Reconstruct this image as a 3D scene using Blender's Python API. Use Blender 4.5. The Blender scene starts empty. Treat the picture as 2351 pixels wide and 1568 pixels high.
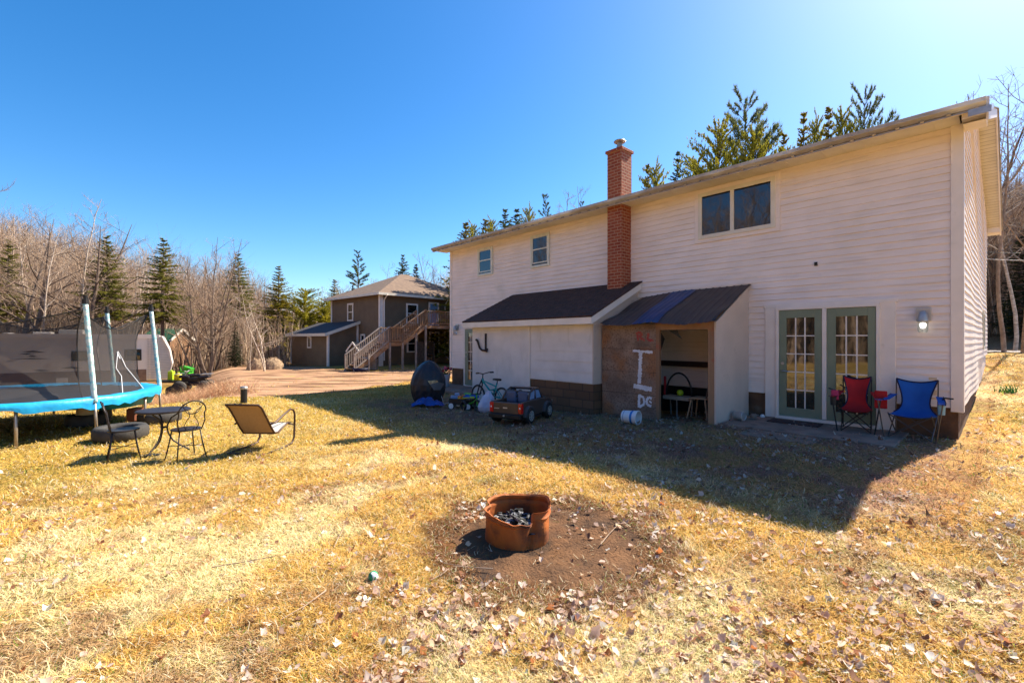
import bpy, bmesh, math, random
import numpy as np
from mathutils import Vector, Matrix, Euler, Quaternion
R = math.radians
SC = bpy.context.scene
COL = SC.collection
# ---------------- camera ----------------
cam = bpy.data.cameras.new('camera'); camo = bpy.data.objects.new('camera', cam); COL.objects.link(camo)
cam.sensor_width = 36.0; cam.lens = 1045 / 2351 * 36; cam.shift_y = -4 / 2351; cam.clip_start = 0.05; cam.clip_end = 2000
camo.location = (0, 0, 1.6); camo.rotation_euler = (R(90), 0, 0)
SC.camera = camo
# ---------------- sun, sky, exposure ----------------
SUN = Vector((4.265, 2.89, 5.05)).normalized()
SAZ = math.atan2(SUN.x, SUN.y); SEL = math.asin(SUN.z)
W = bpy.data.worlds.new('World'); SC.world = W; W.use_nodes = True
wn = W.node_tree.nodes; wl = W.node_tree.links; wn.clear()
sky = wn.new('ShaderNodeTexSky'); sky.sky_type = 'NISHITA'; sky.sun_disc = False
sky.sun_elevation = SEL; sky.sun_rotation = SAZ; sky.air_density = 1.0; sky.dust_density = 1.05; sky.ozone_density = 3.0; sky.altitude = 800
hs = wn.new('ShaderNodeHueSaturation'); hs.inputs['Saturation'].default_value = 1.35; hs.inputs['Value'].default_value = 1.0
bg = wn.new('ShaderNodeBackground'); bg.inputs[1].default_value = 0.084
wo = wn.new('ShaderNodeOutputWorld')
wl.new(sky.outputs[0], hs.inputs['Color']); wl.new(hs.outputs[0], bg.inputs[0]); wl.new(bg.outputs[0], wo.inputs[0])
sl = bpy.data.lights.new('sun', 'SUN'); sl.energy = 4.5; sl.angle = R(0.5); sl.color = (1.0, 0.90, 0.72)
so = bpy.data.objects.new('sun', sl); COL.objects.link(so); so.rotation_euler = (-SUN).to_track_quat('-Z', 'Y').to_euler()
so.location = (20, 14, 25)
SC.view_settings.view_transform = 'Standard'; SC.view_settings.look = 'None'; SC.view_settings.gamma = 1
SC.view_settings.exposure = 1.5
SC.cycles.max_bounces = 8; SC.cycles.transparent_max_bounces = 16
try: SC.cycles.use_denoising = True
except Exception: pass

# ---------------- helpers ----------------
TH = math.atan2(-.7399, .6727)
HC = (7.17, 7.27)
def ss(t):
    t = np.clip(t, 0, 1); return t * t * (3 - 2 * t)
_rs = np.random.RandomState(5); _L = _rs.rand(256, 256)
def vn(x, y):
    x = np.asarray(x, float) + 900; y = np.asarray(y, float) + 900
    xi = np.floor(x).astype(int); yi = np.floor(y).astype(int); fx = ss(x - xi); fy = ss(y - yi)
    a = _L[xi % 256, yi % 256]; b = _L[(xi + 1) % 256, yi % 256]; c = _L[xi % 256, (yi + 1) % 256]; d = _L[(xi + 1) % 256, (yi + 1) % 256]
    return (a * (1 - fx) + b * fx) * (1 - fy) + (c * (1 - fx) + d * fx) * fy
def loc(X, Y):
    a = X - HC[0]; b = Y - HC[1]
    return a * .6727 - b * .7399, a * .7399 + b * .6727
def wor(x, y):
    return HC[0] + x * .6727 + y * .7399, HC[1] - x * .7399 + y * .6727
def T(X, Y):
    X = np.asarray(X, float); Y = np.asarray(Y, float)
    lx, ly = loc(X, Y)
    z = -.2 * ss((-lx - 2.5) / 5.5)
    z = z + 1.0 * ss(ly / 14) * ss((lx + 4) / 4)
    z = z + 7.0 * ss((ly - 24) / 36) * ss((lx + 24) / 16)
    z = z - .85 * ss((-X / np.maximum(Y, 1) - .60) / .14) * ss((Y - 10) / 8) * ss((-X - 8) / 5)
    r = np.sqrt(X * X + Y * Y)
    z = z + .05 * (vn(X * .55, Y * .55) - .5) * ss((r - 1) / 4) + .026 * (vn(X * 2.3, Y * 2.3) - .5) + .022 * (vn(X * 7, Y * 7) - .5) * ss((16 - r) / 4)
    z = z + .25 * (vn(X * .12, Y * .12) - .5) * ss((r - 18) / 20)
    return z
def gp(px, py):
    """ground point seen at a place of the photo (2351 px wide reading)"""
    d = 8.0
    for i in range(30):
        X = (px - 1175.5) / 1045 * d; z = float(T(X, d)); d = .5 * d + .5 * (1.6 - z) * 1045 / (py - 780)
    return (px - 1175.5) / 1045 * d, d
def ray(px, d): return (px - 1175.5) / 1045 * d
def tg(o, label=None, cat=None, group=None, kind=None):
    if label: o['label'] = label
    if cat: o['category'] = cat
    if group: o['group'] = group
    if kind: o['kind'] = kind
    return o
def E_(name, loc_, rz=0, label=None, cat=None, group=None):
    o = bpy.data.objects.new(name, None); COL.objects.link(o); o.location = loc_; o.rotation_euler = (0, 0, rz); o.empty_display_size = .2
    return tg(o, label, cat, group)
class MB:
    def __init__(s): s.v = []; s.f = []
    def add(s, vs, fs):
        n = len(s.v); s.v += [tuple(v) for v in vs]; s.f += [tuple(i + n for i in f) for f in fs]; return s
    def box(s, x0, y0, z0, x1, y1, z1):
        return s.add([(x0,y0,z0),(x1,y0,z0),(x1,y1,z0),(x0,y1,z0),(x0,y0,z1),(x1,y0,z1),(x1,y1,z1),(x0,y1,z1)],
                     [(0,3,2,1),(4,5,6,7),(0,1,5,4),(1,2,6,5),(2,3,7,6),(3,0,4,7)])
    def ob(s, c, sz, rot=(0,0,0)):
        m = Matrix.Translation(c) @ Euler(rot).to_matrix().to_4x4()
        h = [q / 2 for q in sz]
        vs = [m @ Vector(p) for p in [(-h[0],-h[1],-h[2]),(h[0],-h[1],-h[2]),(h[0],h[1],-h[2]),(-h[0],h[1],-h[2]),(-h[0],-h[1],h[2]),(h[0],-h[1],h[2]),(h[0],h[1],h[2]),(-h[0],h[1],h[2])]]
        return s.add(vs, [(0,3,2,1),(4,5,6,7),(0,1,5,4),(1,2,6,5),(2,3,7,6),(3,0,4,7)])
    def beam(s, a, b, w, h, up=(0,0,1)):
        a = Vector(a); b = Vector(b); d = (b - a).normalized(); sx = d.cross(Vector(up))
        if sx.length < 1e-4: sx = d.cross(Vector((0,1,0)))
        sx.normalize(); u = sx.cross(d); sx = sx * w / 2; u = u * h / 2
        vs = [a-sx-u, a+sx-u, a+sx+u, a-sx+u, b-sx-u, b+sx-u, b+sx+u, b-sx+u]
        return s.add(vs, [(0,1,2,3),(7,6,5,4),(0,4,5,1),(1,5,6,2),(2,6,7,3),(3,7,4,0)])
    def tube(s, pts, r, n=6, cap=True, closed=False):
        pts = [Vector(p) for p in pts]; k = len(pts)
        if not isinstance(r, (list, tuple)): r = [r] * k
        vs = []; fs = []; ref = None
        for i, p in enumerate(pts):
            if closed: d = pts[(i+1) % k] - pts[i-1]
            else: d = pts[min(i+1, k-1)] - pts[max(i-1, 0)]
            if d.length < 1e-9: d = Vector((0,0,1))
            d.normalize()
            if ref is None:
                ref = Vector((0,0,1)) if abs(d.z) < .9 else Vector((1,0,0))
            a = ref - d * ref.dot(d)
            if a.length < 1e-5: a = d.orthogonal()
            a.normalize(); ref = a; b = d.cross(a)
            for j in range(n):
                t = 2 * math.pi * j / n; vs.append(p + (a * math.cos(t) + b * math.sin(t)) * r[i])
        for i in range(k if closed else k - 1):
            for j in range(n):
                i2 = (i + 1) % k
                fs.append((i*n+j, i*n+(j+1)%n, i2*n+(j+1)%n, i2*n+j))
        if cap and not closed:
            fs.append(tuple(range(n))[::-1]); fs.append(tuple((k-1)*n+j for j in range(n)))
        return s.add(vs, fs)
    def lathe(s, prof, n=24, c=(0,0,0), ax='z', capb=False, capt=False):
        vs = []; fs = []
        for r, z in prof:
            for j in range(n):
                t = 2 * math.pi * j / n; x, y = r * math.cos(t), r * math.sin(t)
                p = (x, y, z) if ax == 'z' else ((z, x, y) if ax == 'x' else (y, z, x))
                vs.append((p[0]+c[0], p[1]+c[1], p[2]+c[2]))
        k = len(prof)
        for i in range(k-1):
            for j in range(n): fs.append((i*n+j, i*n+(j+1)%n, (i+1)*n+(j+1)%n, (i+1)*n+j))
        if capb: fs.append(tuple(range(n))[::-1])
        if capt: fs.append(tuple((k-1)*n+j for j in range(n)))
        return s.add(vs, fs)
    def prism(s, poly, a, b, ax='x'):
        n = len(poly)
        def P(u, w, t): return (t,u,w) if ax == 'x' else ((u,t,w) if ax == 'y' else (u,w,t))
        vs = [P(u,w,a) for u,w in poly] + [P(u,w,b) for u,w in poly]
        fs = [tuple(range(n)), tuple(range(2*n-1, n-1, -1))] + [(i, i+n, (i+1)%n+n, (i+1)%n) for i in range(n)]
        return s.add(vs, fs)
    def build(s, name, mat, parent=None, smooth=False, bevel=0, uv=False, label=None):
        me = bpy.data.meshes.new(name); me.from_pydata(s.v, [], s.f); 
        bm = bmesh.new(); bm.from_mesh(me); bmesh.ops.recalc_face_normals(bm, faces=bm.faces); bm.to_mesh(me); bm.free()
        if smooth: me.polygons.foreach_set('use_smooth', [True] * len(me.polygons))
        if uv:
            ul = me.uv_layers.new(name='UVMap')
            for p in me.polygons:
                n = p.normal
                for li in p.loop_indices:
                    c = me.vertices[me.loops[li].vertex_index].co
                    if abs(n.z) > max(abs(n.x), abs(n.y)): q = (c.x, c.y)
                    elif abs(n.x) > abs(n.y): q = (c.y, c.z)
                    else: q = (c.x, c.z)
                    ul.data[li].uv = q
        me.materials.append(mat)
        o = bpy.data.objects.new(name, me); COL.objects.link(o)
        if parent: o.parent = parent
        if bevel:
            md = o.modifiers.new('bevel', 'BEVEL'); md.width = bevel; md.segments = 2; md.limit_method = 'ANGLE'
        if label: o['label'] = label
        return o
def each(name, boxes, m, parent, bev=.004, kind='box'):
    for b_ in boxes: MB().box(*b_).build(name, m, parent, bevel=bev)
def np_mesh(name, V, F, mat, colr=None, k=3, parent=None):
    me = bpy.data.meshes.new(name); V = np.asarray(V, np.float32); F = np.asarray(F, np.int32)
    me.vertices.add(len(V)); me.vertices.foreach_set('co', V.ravel())
    me.loops.add(F.size); me.loops.foreach_set('vertex_index', F.ravel())
    me.polygons.add(len(F)); me.polygons.foreach_set('loop_start', np.arange(0, F.size, k, dtype=np.int32))
    try: me.polygons.foreach_set('loop_total', np.full(len(F), k, np.int32))
    except Exception: pass
    me.update(calc_edges=True)
    if colr is not None:
        ca = me.color_attributes.new('Col', 'FLOAT_COLOR', 'POINT')
        c4 = np.ones((len(V), 4), np.float32); c4[:, :3] = colr; ca.data.foreach_set('color', c4.ravel())
    me.materials.append(mat)
    o = bpy.data.objects.new(name, me); COL.objects.link(o)
    if parent: o.parent = parent
    return o
def dup(root, location, rz=0, scale=1, label=None, group=None):
    r = root.copy(); COL.objects.link(r); r.location = location; r.rotation_euler = (0, 0, rz); r.scale = (scale,) * 3 if not isinstance(scale, tuple) else scale
    if label: r['label'] = label
    if group: r['group'] = group
    for ch in list(root.children):
        c = ch.copy(); COL.objects.link(c); c.parent = r
        for g in list(ch.children):
            d = g.copy(); COL.objects.link(d); d.parent = c
    return r

# ---------------- materials ----------------
def mat(name, c1, c2=None, rough=.7, scale=6, detail=5, bump=0, bs=40, metal=0, spec=.4, mask=None, stretch=None, contrast=(.35,.65), trans=0):
    m = bpy.data.materials.new(name); m.use_nodes = True; nt = m.node_tree; N = nt.nodes; K = nt.links
    b = N['Principled BSDF']; b.inputs['Roughness'].default_value = rough; b.inputs['Metallic'].default_value = metal
    b.inputs['Specular IOR Level'].default_value = spec
    tc = N.new('ShaderNodeTexCoord'); mp = N.new('ShaderNodeMapping'); K.new(tc.outputs['Object'], mp.inputs[0])
    if stretch: mp.inputs['Scale'].default_value = stretch
    if c2 is None: c2 = tuple(q * .82 for q in c1)
    nz = N.new('ShaderNodeTexNoise'); nz.inputs['Scale'].default_value = scale; nz.inputs['Detail'].default_value = detail
    K.new(mp.outputs[0], nz.inputs['Vector'])
    cr = N.new('ShaderNodeValToRGB'); cr.color_ramp.elements[0].position = contrast[0]; cr.color_ramp.elements[1].position = contrast[1]
    cr.color_ramp.elements[0].color = (*c2, 1); cr.color_ramp.elements[1].color = (*c1, 1)
    K.new(nz.outputs['Fac'], cr.inputs[0]); K.new(cr.outputs[0], b.inputs['Base Color'])
    if bump:
        n2 = N.new('ShaderNodeTexNoise'); n2.inputs['Scale'].default_value = bs; n2.inputs['Detail'].default_value = 4
        K.new(mp.outputs[0], n2.inputs['Vector'])
        bp = N.new('ShaderNodeBump'); bp.inputs['Strength'].default_value = bump; bp.inputs['Distance'].default_value = .02
        K.new(n2.outputs['Fac'], bp.inputs['Height']); K.new(bp.outputs[0], b.inputs['Normal'])
    if trans: b.inputs['Transmission Weight'].default_value = trans
    m['ramp'] = cr.name
    return m
def overlay(m, col, scale, lo, hi, detail=6, stretch=None, amount=1.0):
    """mix a second, patterned colour over a material's base colour"""
    nt = m.node_tree; N = nt.nodes; K = nt.links; b = N['Principled BSDF']
    src = b.inputs['Base Color'].links[0].from_socket
    tc = N.new('ShaderNodeTexCoord'); mp = N.new('ShaderNodeMapping'); K.new(tc.outputs['Object'], mp.inputs[0])
    if stretch: mp.inputs['Scale'].default_value = stretch
    nz = N.new('ShaderNodeTexNoise'); nz.inputs['Scale'].default_value = scale; nz.inputs['Detail'].default_value = detail
    K.new(mp.outputs[0], nz.inputs['Vector'])
    mr = N.new('ShaderNodeMapRange'); mr.inputs[1].default_value = lo; mr.inputs[2].default_value = hi; mr.inputs[4].default_value = amount
    K.new(nz.outputs['Fac'], mr.inputs[0])
    mx = N.new('ShaderNodeMixRGB'); K.new(mr.outputs[0], mx.inputs[0]); K.new(src, mx.inputs[1]); mx.inputs[2].default_value = (*col, 1)
    K.new(mx.outputs[0], b.inputs['Base Color']); return m
def brickmat(name, c1, c2, mortar, bw, bh, ms, rough=.85, bump=.6, off=.5):
    m = mat(name, c1, c2, rough=rough); nt = m.node_tree; N = nt.nodes; K = nt.links; b = N['Principled BSDF']
    uv = N.new('ShaderNodeTexCoord'); br = N.new('ShaderNodeTexBrick'); K.new(uv.outputs['UV'], br.inputs['Vector'])
    br.inputs['Scale'].default_value = 1; br.inputs['Brick Width'].default_value = bw; br.inputs['Row Height'].default_value = bh
    br.inputs['Mortar Size'].default_value = ms; br.inputs['Mortar Smooth'].default_value = .2; br.offset = off
    br.inputs['Color1'].default_value = (*c1, 1); br.inputs['Color2'].default_value = (*c2, 1); br.inputs['Mortar'].default_value = (*mortar, 1)
    K.new(br.outputs['Color'], b.inputs['Base Color'])
    nz = N.new('ShaderNodeTexNoise'); nz.inputs['Scale'].default_value = 60; K.new(uv.outputs['UV'], nz.inputs['Vector'])
    ad = N.new('ShaderNodeMath'); ad.operation = 'MULTIPLY_ADD'; K.new(br.outputs['Fac'], ad.inputs[0]); ad.inputs[1].default_value = -1; K.new(nz.outputs['Fac'], ad.inputs[2])
    bp = N.new('ShaderNodeBump'); bp.inputs['Strength'].default_value = bump; bp.inputs['Distance'].default_value = .008
    K.new(ad.outputs[0], bp.inputs['Height']); K.new(bp.outputs[0], b.inputs['Normal']); return m
def vcmat(name, rough=.8, trans=False, spec=.2):
    m = bpy.data.materials.new(name); m.use_nodes = True; nt = m.node_tree; N = nt.nodes; K = nt.links
    b = N['Principled BSDF']; b.inputs['Roughness'].default_value = rough; b.inputs['Specular IOR Level'].default_value = spec
    a = N.new('ShaderNodeAttribute'); a.attribute_name = 'Col'; K.new(a.outputs['Color'], b.inputs['Base Color'])
    if trans:
        t = N.new('ShaderNodeBsdfTranslucent'); K.new(a.outputs['Color'], t.inputs['Color'])
        mx = N.new('ShaderNodeMixShader'); mx.inputs[0].default_value = .42
        K.new(b.outputs[0], mx.inputs[1]); K.new(t.outputs[0], mx.inputs[2]); K.new(mx.outputs[0], N['Material Output'].inputs[0])
    return m
def glassmat(name, c, ior=1.9, rough=.03):
    m = bpy.data.materials.new(name); m.use_nodes = True; b = m.node_tree.nodes['Principled BSDF']
    b.inputs['Base Color'].default_value = (*c, 1); b.inputs['Roughness'].default_value = rough; b.inputs['IOR'].default_value = ior
    nt = m.node_tree; nz = nt.nodes.new('ShaderNodeTexNoise'); nz.inputs['Scale'].default_value = 2.2
    tc = nt.nodes.new('ShaderNodeTexCoord'); nt.links.new(tc.outputs['Object'], nz.inputs['Vector'])
    bp = nt.nodes.new('ShaderNodeBump'); bp.inputs['Strength'].default_value = .06; bp.inputs['Distance'].default_value = .02
    nt.links.new(nz.outputs['Fac'], bp.inputs['Height']); nt.links.new(bp.outputs[0], b.inputs['Normal'])
    return m
M = {}
M['siding'] = overlay(overlay(mat('white_vinyl_siding', (.88,.76,.70), (.80,.69,.63), rough=.55, scale=1.6, bump=.05, bs=60), (.36,.30,.26), 2.2, .53, .76, stretch=(.5,.5,9), amount=.32), (.5,.47,.36), 1.1, .58, .8, amount=.35)
M['trimw'] = overlay(mat('white_painted_trim', (.86,.76,.69), (.78,.69,.62), rough=.5, scale=3), (.4,.33,.27), 5, .66, .8, amount=.4)
M['soffit'] = mat('cream_soffit_panels', (.76,.70,.60), (.68,.62,.52), rough=.6, scale=3)
M['gutter'] = overlay(mat('weathered_eave_metal', (.46,.40,.33), (.36,.30,.25), rough=.5, scale=5), (.75,.70,.62), 2.5, .5, .66, stretch=(.4,1,1))
M['roofmetal'] = mat('brown_metal_roof', (.40,.35,.31), (.30,.26,.23), rough=.3, metal=.5, scale=4)
M['brick'] = brickmat('red_brick', (.25,.045,.02), (.33,.08,.035), (.42,.24,.15), .2, .077, .009)
M['block'] = brickmat('brown_painted_block', (.13,.065,.035), (.17,.085,.045), (.08,.045,.03), .4, .2, .012, bump=.8)
M['found'] = overlay(mat('brown_foundation', (.15,.08,.045), (.09,.05,.03), rough=.9, scale=4, bump=.5, bs=20), (.28,.22,.16), 3, .6, .75, amount=.5)
M['glass'] = glassmat('dark_window_glass', (.012,.012,.014), 1.75)
M['doorglass'] = glassmat('door_glass', (.03,.025,.018), 2.0)
M['sash'] = mat('vinyl_window_sash', (.74,.72,.62), rough=.4)
M['interior'] = mat('pale_blind', (.35,.33,.32), rough=.8)
M['green_door'] = mat('sage_green_door_paint', (.21,.25,.175), (.18,.22,.155), rough=.45, scale=3)
M['shingle'] = overlay(mat('brown_asphalt_shingles', (.10,.048,.036), (.06,.03,.024), rough=.95, scale=5, stretch=(3,1,1), bump=.7, bs=120), (.18,.15,.12), 5, .68, .78, amount=.6)
M['ply'] = overlay(overlay(mat('weathered_particle_board', (.33,.22,.165), (.19,.12,.085), rough=.9, scale=2.5, bump=.4, bs=50), (.36,.145,.05), 1.7, .50, .66, amount=.7), (.10,.06,.04), 30, .5, .66, amount=.7)
M['beige_panel'] = overlay(mat('beige_painted_panel', (.62,.50,.42), (.56,.45,.38), rough=.7, scale=2, bump=.15, bs=30), (.3,.24,.19), 4, .62, .8, amount=.5)
M['white_ply'] = overlay(overlay(mat('chalky_white_plywood', (.78,.70,.67), (.68,.61,.58), rough=.75, scale=2.5, bump=.15, bs=20), (.5,.42,.34), 3, .58, .78, stretch=(2,2,.5), amount=.5), (.4,.3,.22), 14, .72, .8, amount=.5)
M['stud'] = overlay(mat('raw_lumber', (.36,.20,.11), (.26,.14,.08), rough=.85, scale=6, stretch=(1,1,.2), bump=.3), (.42,.10,.05), 4, .6, .7, amount=.6)
M['tin'] = overlay(mat('dark_brown_tin', (.095,.055,.042), (.055,.034,.03), rough=.55, metal=.0, scale=2.5, stretch=(4,1,1)), (.2,.15,.12), 5, .66, .78, amount=.5)
M['tinblue'] = mat('blue_tin', (.02,.06,.17), (.015,.04,.11), rough=.5, scale=3)
M['dark'] = mat('black_plastic', (.018,.017,.018), (.012,.012,.013), rough=.5)
M['steelblk'] = mat('dark_wrought_iron', (.035,.028,.03), (.02,.016,.018), rough=.45, metal=.3)
M['iron'] = mat('rusted_iron', (.05,.025,.02), (.03,.015,.012), rough=.8, bump=.4)
M['galv'] = mat('galvanised_steel', (.42,.36,.30), (.30,.24,.19), rough=.38, metal=.6, scale=9)
M['lampmetal'] = mat('brushed_lamp_metal', (.5,.48,.47), (.38,.36,.35), rough=.4, metal=.5)
M['concrete'] = overlay(mat('stained_concrete', (.30,.20,.15), (.20,.13,.10), rough=.9, scale=3, bump=.3, bs=40), (.07,.05,.035), 4, .58, .72, amount=.7)
M['rubber'] = mat('weathered_rubber', (.055,.05,.048), (.035,.032,.03), rough=.8, scale=7, bump=.3, bs=30)
M['white'] = mat('white_plastic', (.75,.74,.76), (.68,.67,.69), rough=.45)
M['red'] = mat('red_fabric', (.50,.012,.015), (.38,.01,.012), rough=.8, scale=4, bump=.1)
M['blue'] = mat('blue_fabric', (.012,.11,.42), (.01,.085,.33), rough=.8, scale=4, bump=.1)
M['navy'] = mat('navy_piping', (.01,.012,.05), rough=.7)
M['bluetarp'] = mat('blue_tarp', (.01,.06,.32), (.008,.04,.2), rough=.45, bump=.4, bs=18)
M['bbq'] = overlay(mat('black_vinyl_cover', (.022,.020,.028), (.014,.013,.018), rough=.45, bump=.15, bs=14), (.05,.035,.03), 3, .55, .7, amount=.6)
M['tan_sling'] = mat('tan_sling_mesh', (.36,.23,.12), (.32,.20,.105), rough=.8, scale=30)
M['bronze'] = mat('bronze_frame', (.075,.035,.025), (.05,.025,.02), rough=.4, metal=.2)
M['rust'] = overlay(mat('orange_rust', (.48,.14,.02), (.30,.07,.012), rough=.75, scale=5, bump=.3, bs=22), (.10,.03,.014), 5, .50, .64, amount=.85)
M['char'] = mat('ash_and_char', (.25,.25,.27), (.01,.01,.01), rough=.9, scale=22, bump=.6, contrast=(.5,.62))
M['teal'] = mat('teal_bike_paint', (.01,.30,.30), (.01,.24,.25), rough=.3)
M['cyanpad'] = mat('bright_blue_pad', (.012,.36,.66), (.01,.26,.55), rough=.45, scale=5, bump=.35, bs=14)
M['mat'] = mat('trampoline_mat', (.035,.033,.035), (.025,.024,.026), rough=.55, scale=3)
M['greybrown'] = mat('truck_bronze_paint', (.085,.055,.045), (.065,.043,.038), rough=.28, scale=3)
M['lighttrim'] = mat('light_trim', (.6,.56,.52), rough=.35, metal=.4)
M['winblue'] = mat('sky_blue_panel', (.25,.36,.55), (.2,.3,.48), rough=.15)
M['bag'] = mat('pale_plastic_bag', (.55,.56,.68), (.45,.46,.6), rough=.5, bump=.5, bs=12)
M['grn'] = mat('bright_green_plastic', (.05,.36,.03), rough=.4)
M['lime'] = mat('lime_plastic', (.45,.65,.03), rough=.4)
M['yel'] = mat('yellow_plastic', (.75,.55,.02), rough=.4)
M['orange'] = mat('orange_plastic', (.7,.18,.02), rough=.4)
M['pink'] = mat('pink_petals', (.7,.18,.28), (.5,.05,.1), rough=.7, scale=30)
M['leafgreen'] = mat('plant_green', (.06,.12,.03), rough=.7)
M['taupe'] = mat('taupe_clapboard', (.18,.118,.068), (.15,.098,.058), rough=.7, scale=2)
M['roofgrey'] = mat('weathered_grey_brown_shingles', (.20,.135,.095), (.15,.10,.075), rough=.95, scale=4, bump=.3)
M['roofdark'] = mat('dark_shingles', (.06,.055,.06), rough=.8)
M['deckwood'] = overlay(mat('reddish_deck_wood', (.36,.19,.09), (.27,.14,.07), rough=.8, scale=5), (.45,.38,.32), 2, .5, .7, amount=.5)
M['greywood'] = mat('grey_weathered_wood', (.36,.29,.25), (.25,.19,.16), rough=.85, scale=5)
M['bark'] = mat('grey_brown_bark', (.40,.28,.20), (.22,.15,.105), rough=.9, scale=6)
M['barkdark'] = mat('dark_bark', (.17,.115,.085), (.10,.07,.055), rough=.9, scale=6)
M['barkpale'] = mat('pale_birch_bark', (.62,.51,.41), (.30,.22,.17), rough=.8, scale=4, stretch=(1,1,3))
M['barkred'] = mat('reddish_twigs', (.38,.26,.17), (.26,.165,.11), rough=.9, scale=6)
M['needle'] = vcmat('needles', .7, True)
M['blade'] = vcmat('grass_blades', .75, True)
M['leaf'] = vcmat('dead_leaves', .8, True)
M['stick'] = vcmat('dry_sticks', .9)
# ---------------- ground ----------------
def inpoly(X, Y, P):
    r = np.zeros(np.shape(X), bool); n = len(P)
    for i in range(n):
        x1, y1 = P[i]; x2, y2 = P[(i+1) % n]
        c = ((y1 > Y) != (y2 > Y)) & (X < (x2-x1) * (Y-y1) / (y2-y1+1e-12) + x1); r ^= c
    return r
DRIVE = [(-10.0,14.0),(-8.2,14.4),(-6.5,15.2),(-5.2,16.9),(-4.3,19.8),(-2.9,23),(2,29),(5,36),(-1,34),(-5,28.6),(-8.4,25.6),(-11,28.5),(-13,30.2),(-17,32),(-20,30),(-15,21.5),(-12,16.5)]
def mixc(a, b, t): return a * (1 - t[..., None]) + np.asarray(b) * t[..., None]
def gcol(X, Y):
    lx, ly = loc(X, Y); r = np.hypot(X, Y)
    n0 = vn(X*.35+7, Y*.35); n1 = vn(X*1.1, Y*1.1+3); n2 = vn(X*3.1+5, Y*3.1); n3 = vn(X*8, Y*8); n4 = vn(X*.8+31, Y*1.6+11)
    c = np.zeros(np.shape(X) + (3,)) + np.array([.62,.40,.115])
    c = mixc(c, (.84,.68,.38), ss((n1*.5 + n2*.5 - .45) * 4) * .85)
    c = mixc(c, (.34,.28,.055), ss((n0*.5 + n2*.3 + n4*.2 - .52) * 6) * .7)
    c = mixc(c, (.32,.16,.07), ss((n4*.25 + n2*.35 + n3*.40 - .53) * 7) * .7)
    lf = ss((-X - 1.5) / 3) * ss((Y - 4) / 2.5)      # the mossier lawn on the far left
    c = mixc(c, (.50,.36,.075), lf * .65)
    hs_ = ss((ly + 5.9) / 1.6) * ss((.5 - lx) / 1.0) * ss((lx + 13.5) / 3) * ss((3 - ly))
    c = mixc(c, (.33,.20,.13), hs_ * (.55 + .5 * ss((n2 + n3 - .9) * 3)))  # bare soil and litter by the house, plus house-shadow tone painted into the colour
    bk = ss((r - 30) / 6); bk = np.maximum(bk, ss((-X - 13.5) / 3) * ss((16 - Y) / 3) * 0)
    c = mixc(c, (.24,.14,.075), bk * .9)
    rb = ((X - .28) / .80) ** 2 + ((Y - 3.62) / .80) ** 2; c = mixc(c, (.22,.10,.05), ss((2.1 + .9*(n3-.5) + .8*(n2-.5) - rb) * 1.6) * .9)
    rt = ss((lx - .3) / 1.2) * ss((ly - 4) / 6)
    c = mixc(c, (.42,.27,.16), rt * .6)
    return c * (.85 + .3 * n3[..., None])
gm = bpy.data.materials.new('matted_spring_lawn'); gm.use_nodes = True
N = gm.node_tree.nodes; K = gm.node_tree.links; b = N['Principled BSDF']; b.inputs['Roughness'].default_value = .95; b.inputs['Specular IOR Level'].default_value = .1
at = N.new('ShaderNodeAttribute'); at.attribute_name = 'Col'; tc = N.new('ShaderNodeTexCoord')
n1 = N.new('ShaderNodeTexNoise'); n1.inputs['Scale'].default_value = 22; n1.inputs['Detail'].default_value = 8; n1.inputs['Roughness'].default_value = .75; K.new(tc.outputs['Object'], n1.inputs['Vector'])
cr = N.new('ShaderNodeValToRGB'); cr.color_ramp.elements[0].position = .38; cr.color_ramp.elements[0].color = (.30,.20,.14,1); cr.color_ramp.elements[1].position = .62; cr.color_ramp.elements[1].color = (1.15,1.12,1.1,1)
K.new(n1.outputs['Fac'], cr.inputs[0]); mx = N.new('ShaderNodeMixRGB'); mx.blend_type = 'MULTIPLY'; mx.inputs[0].default_value = .9
K.new(at.outputs['Color'], mx.inputs[1]); K.new(cr.outputs[0], mx.inputs[2]); K.new(mx.outputs[0], b.inputs['Base Color'])
bp = N.new('ShaderNodeBump'); bp.inputs['Strength'].default_value = 1; bp.inputs['Distance'].default_value = .03; K.new(n1.outputs['Fac'], bp.inputs['Height']); K.new(bp.outputs[0], b.inputs['Normal'])
def axis(lo, hi, a, bb, fine, g):
    v = list(np.arange(a, bb, fine)); s = fine; x = bb
    while x < hi: v.append(x); s *= g; x += s
    v.append(hi); s = fine; x = a - fine; L2 = []
    while x > lo: L2.append(x); s *= g; x -= s
    L2.append(lo); return np.array(L2[::-1] + v)
gx = axis(-400, 400, -9, 8, .05, 1.06); gy = axis(-400, 600, .5, 11, .05, 1.06)
GX, GY = np.meshgrid(gx, gy); V = np.stack([GX, GY, T(GX, GY)], -1).reshape(-1, 3)
nx, ny = len(gx), len(gy); ii = np.arange(nx*ny).reshape(ny, nx)
F = np.stack([ii[:-1,:-1], ii[:-1,1:], ii[1:,1:], ii[1:,:-1]], -1).reshape(-1, 4)
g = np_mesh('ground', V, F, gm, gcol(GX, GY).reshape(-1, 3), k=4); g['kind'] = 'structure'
g.data.polygons.foreach_set('use_smooth', [True] * len(g.data.polygons))
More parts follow.
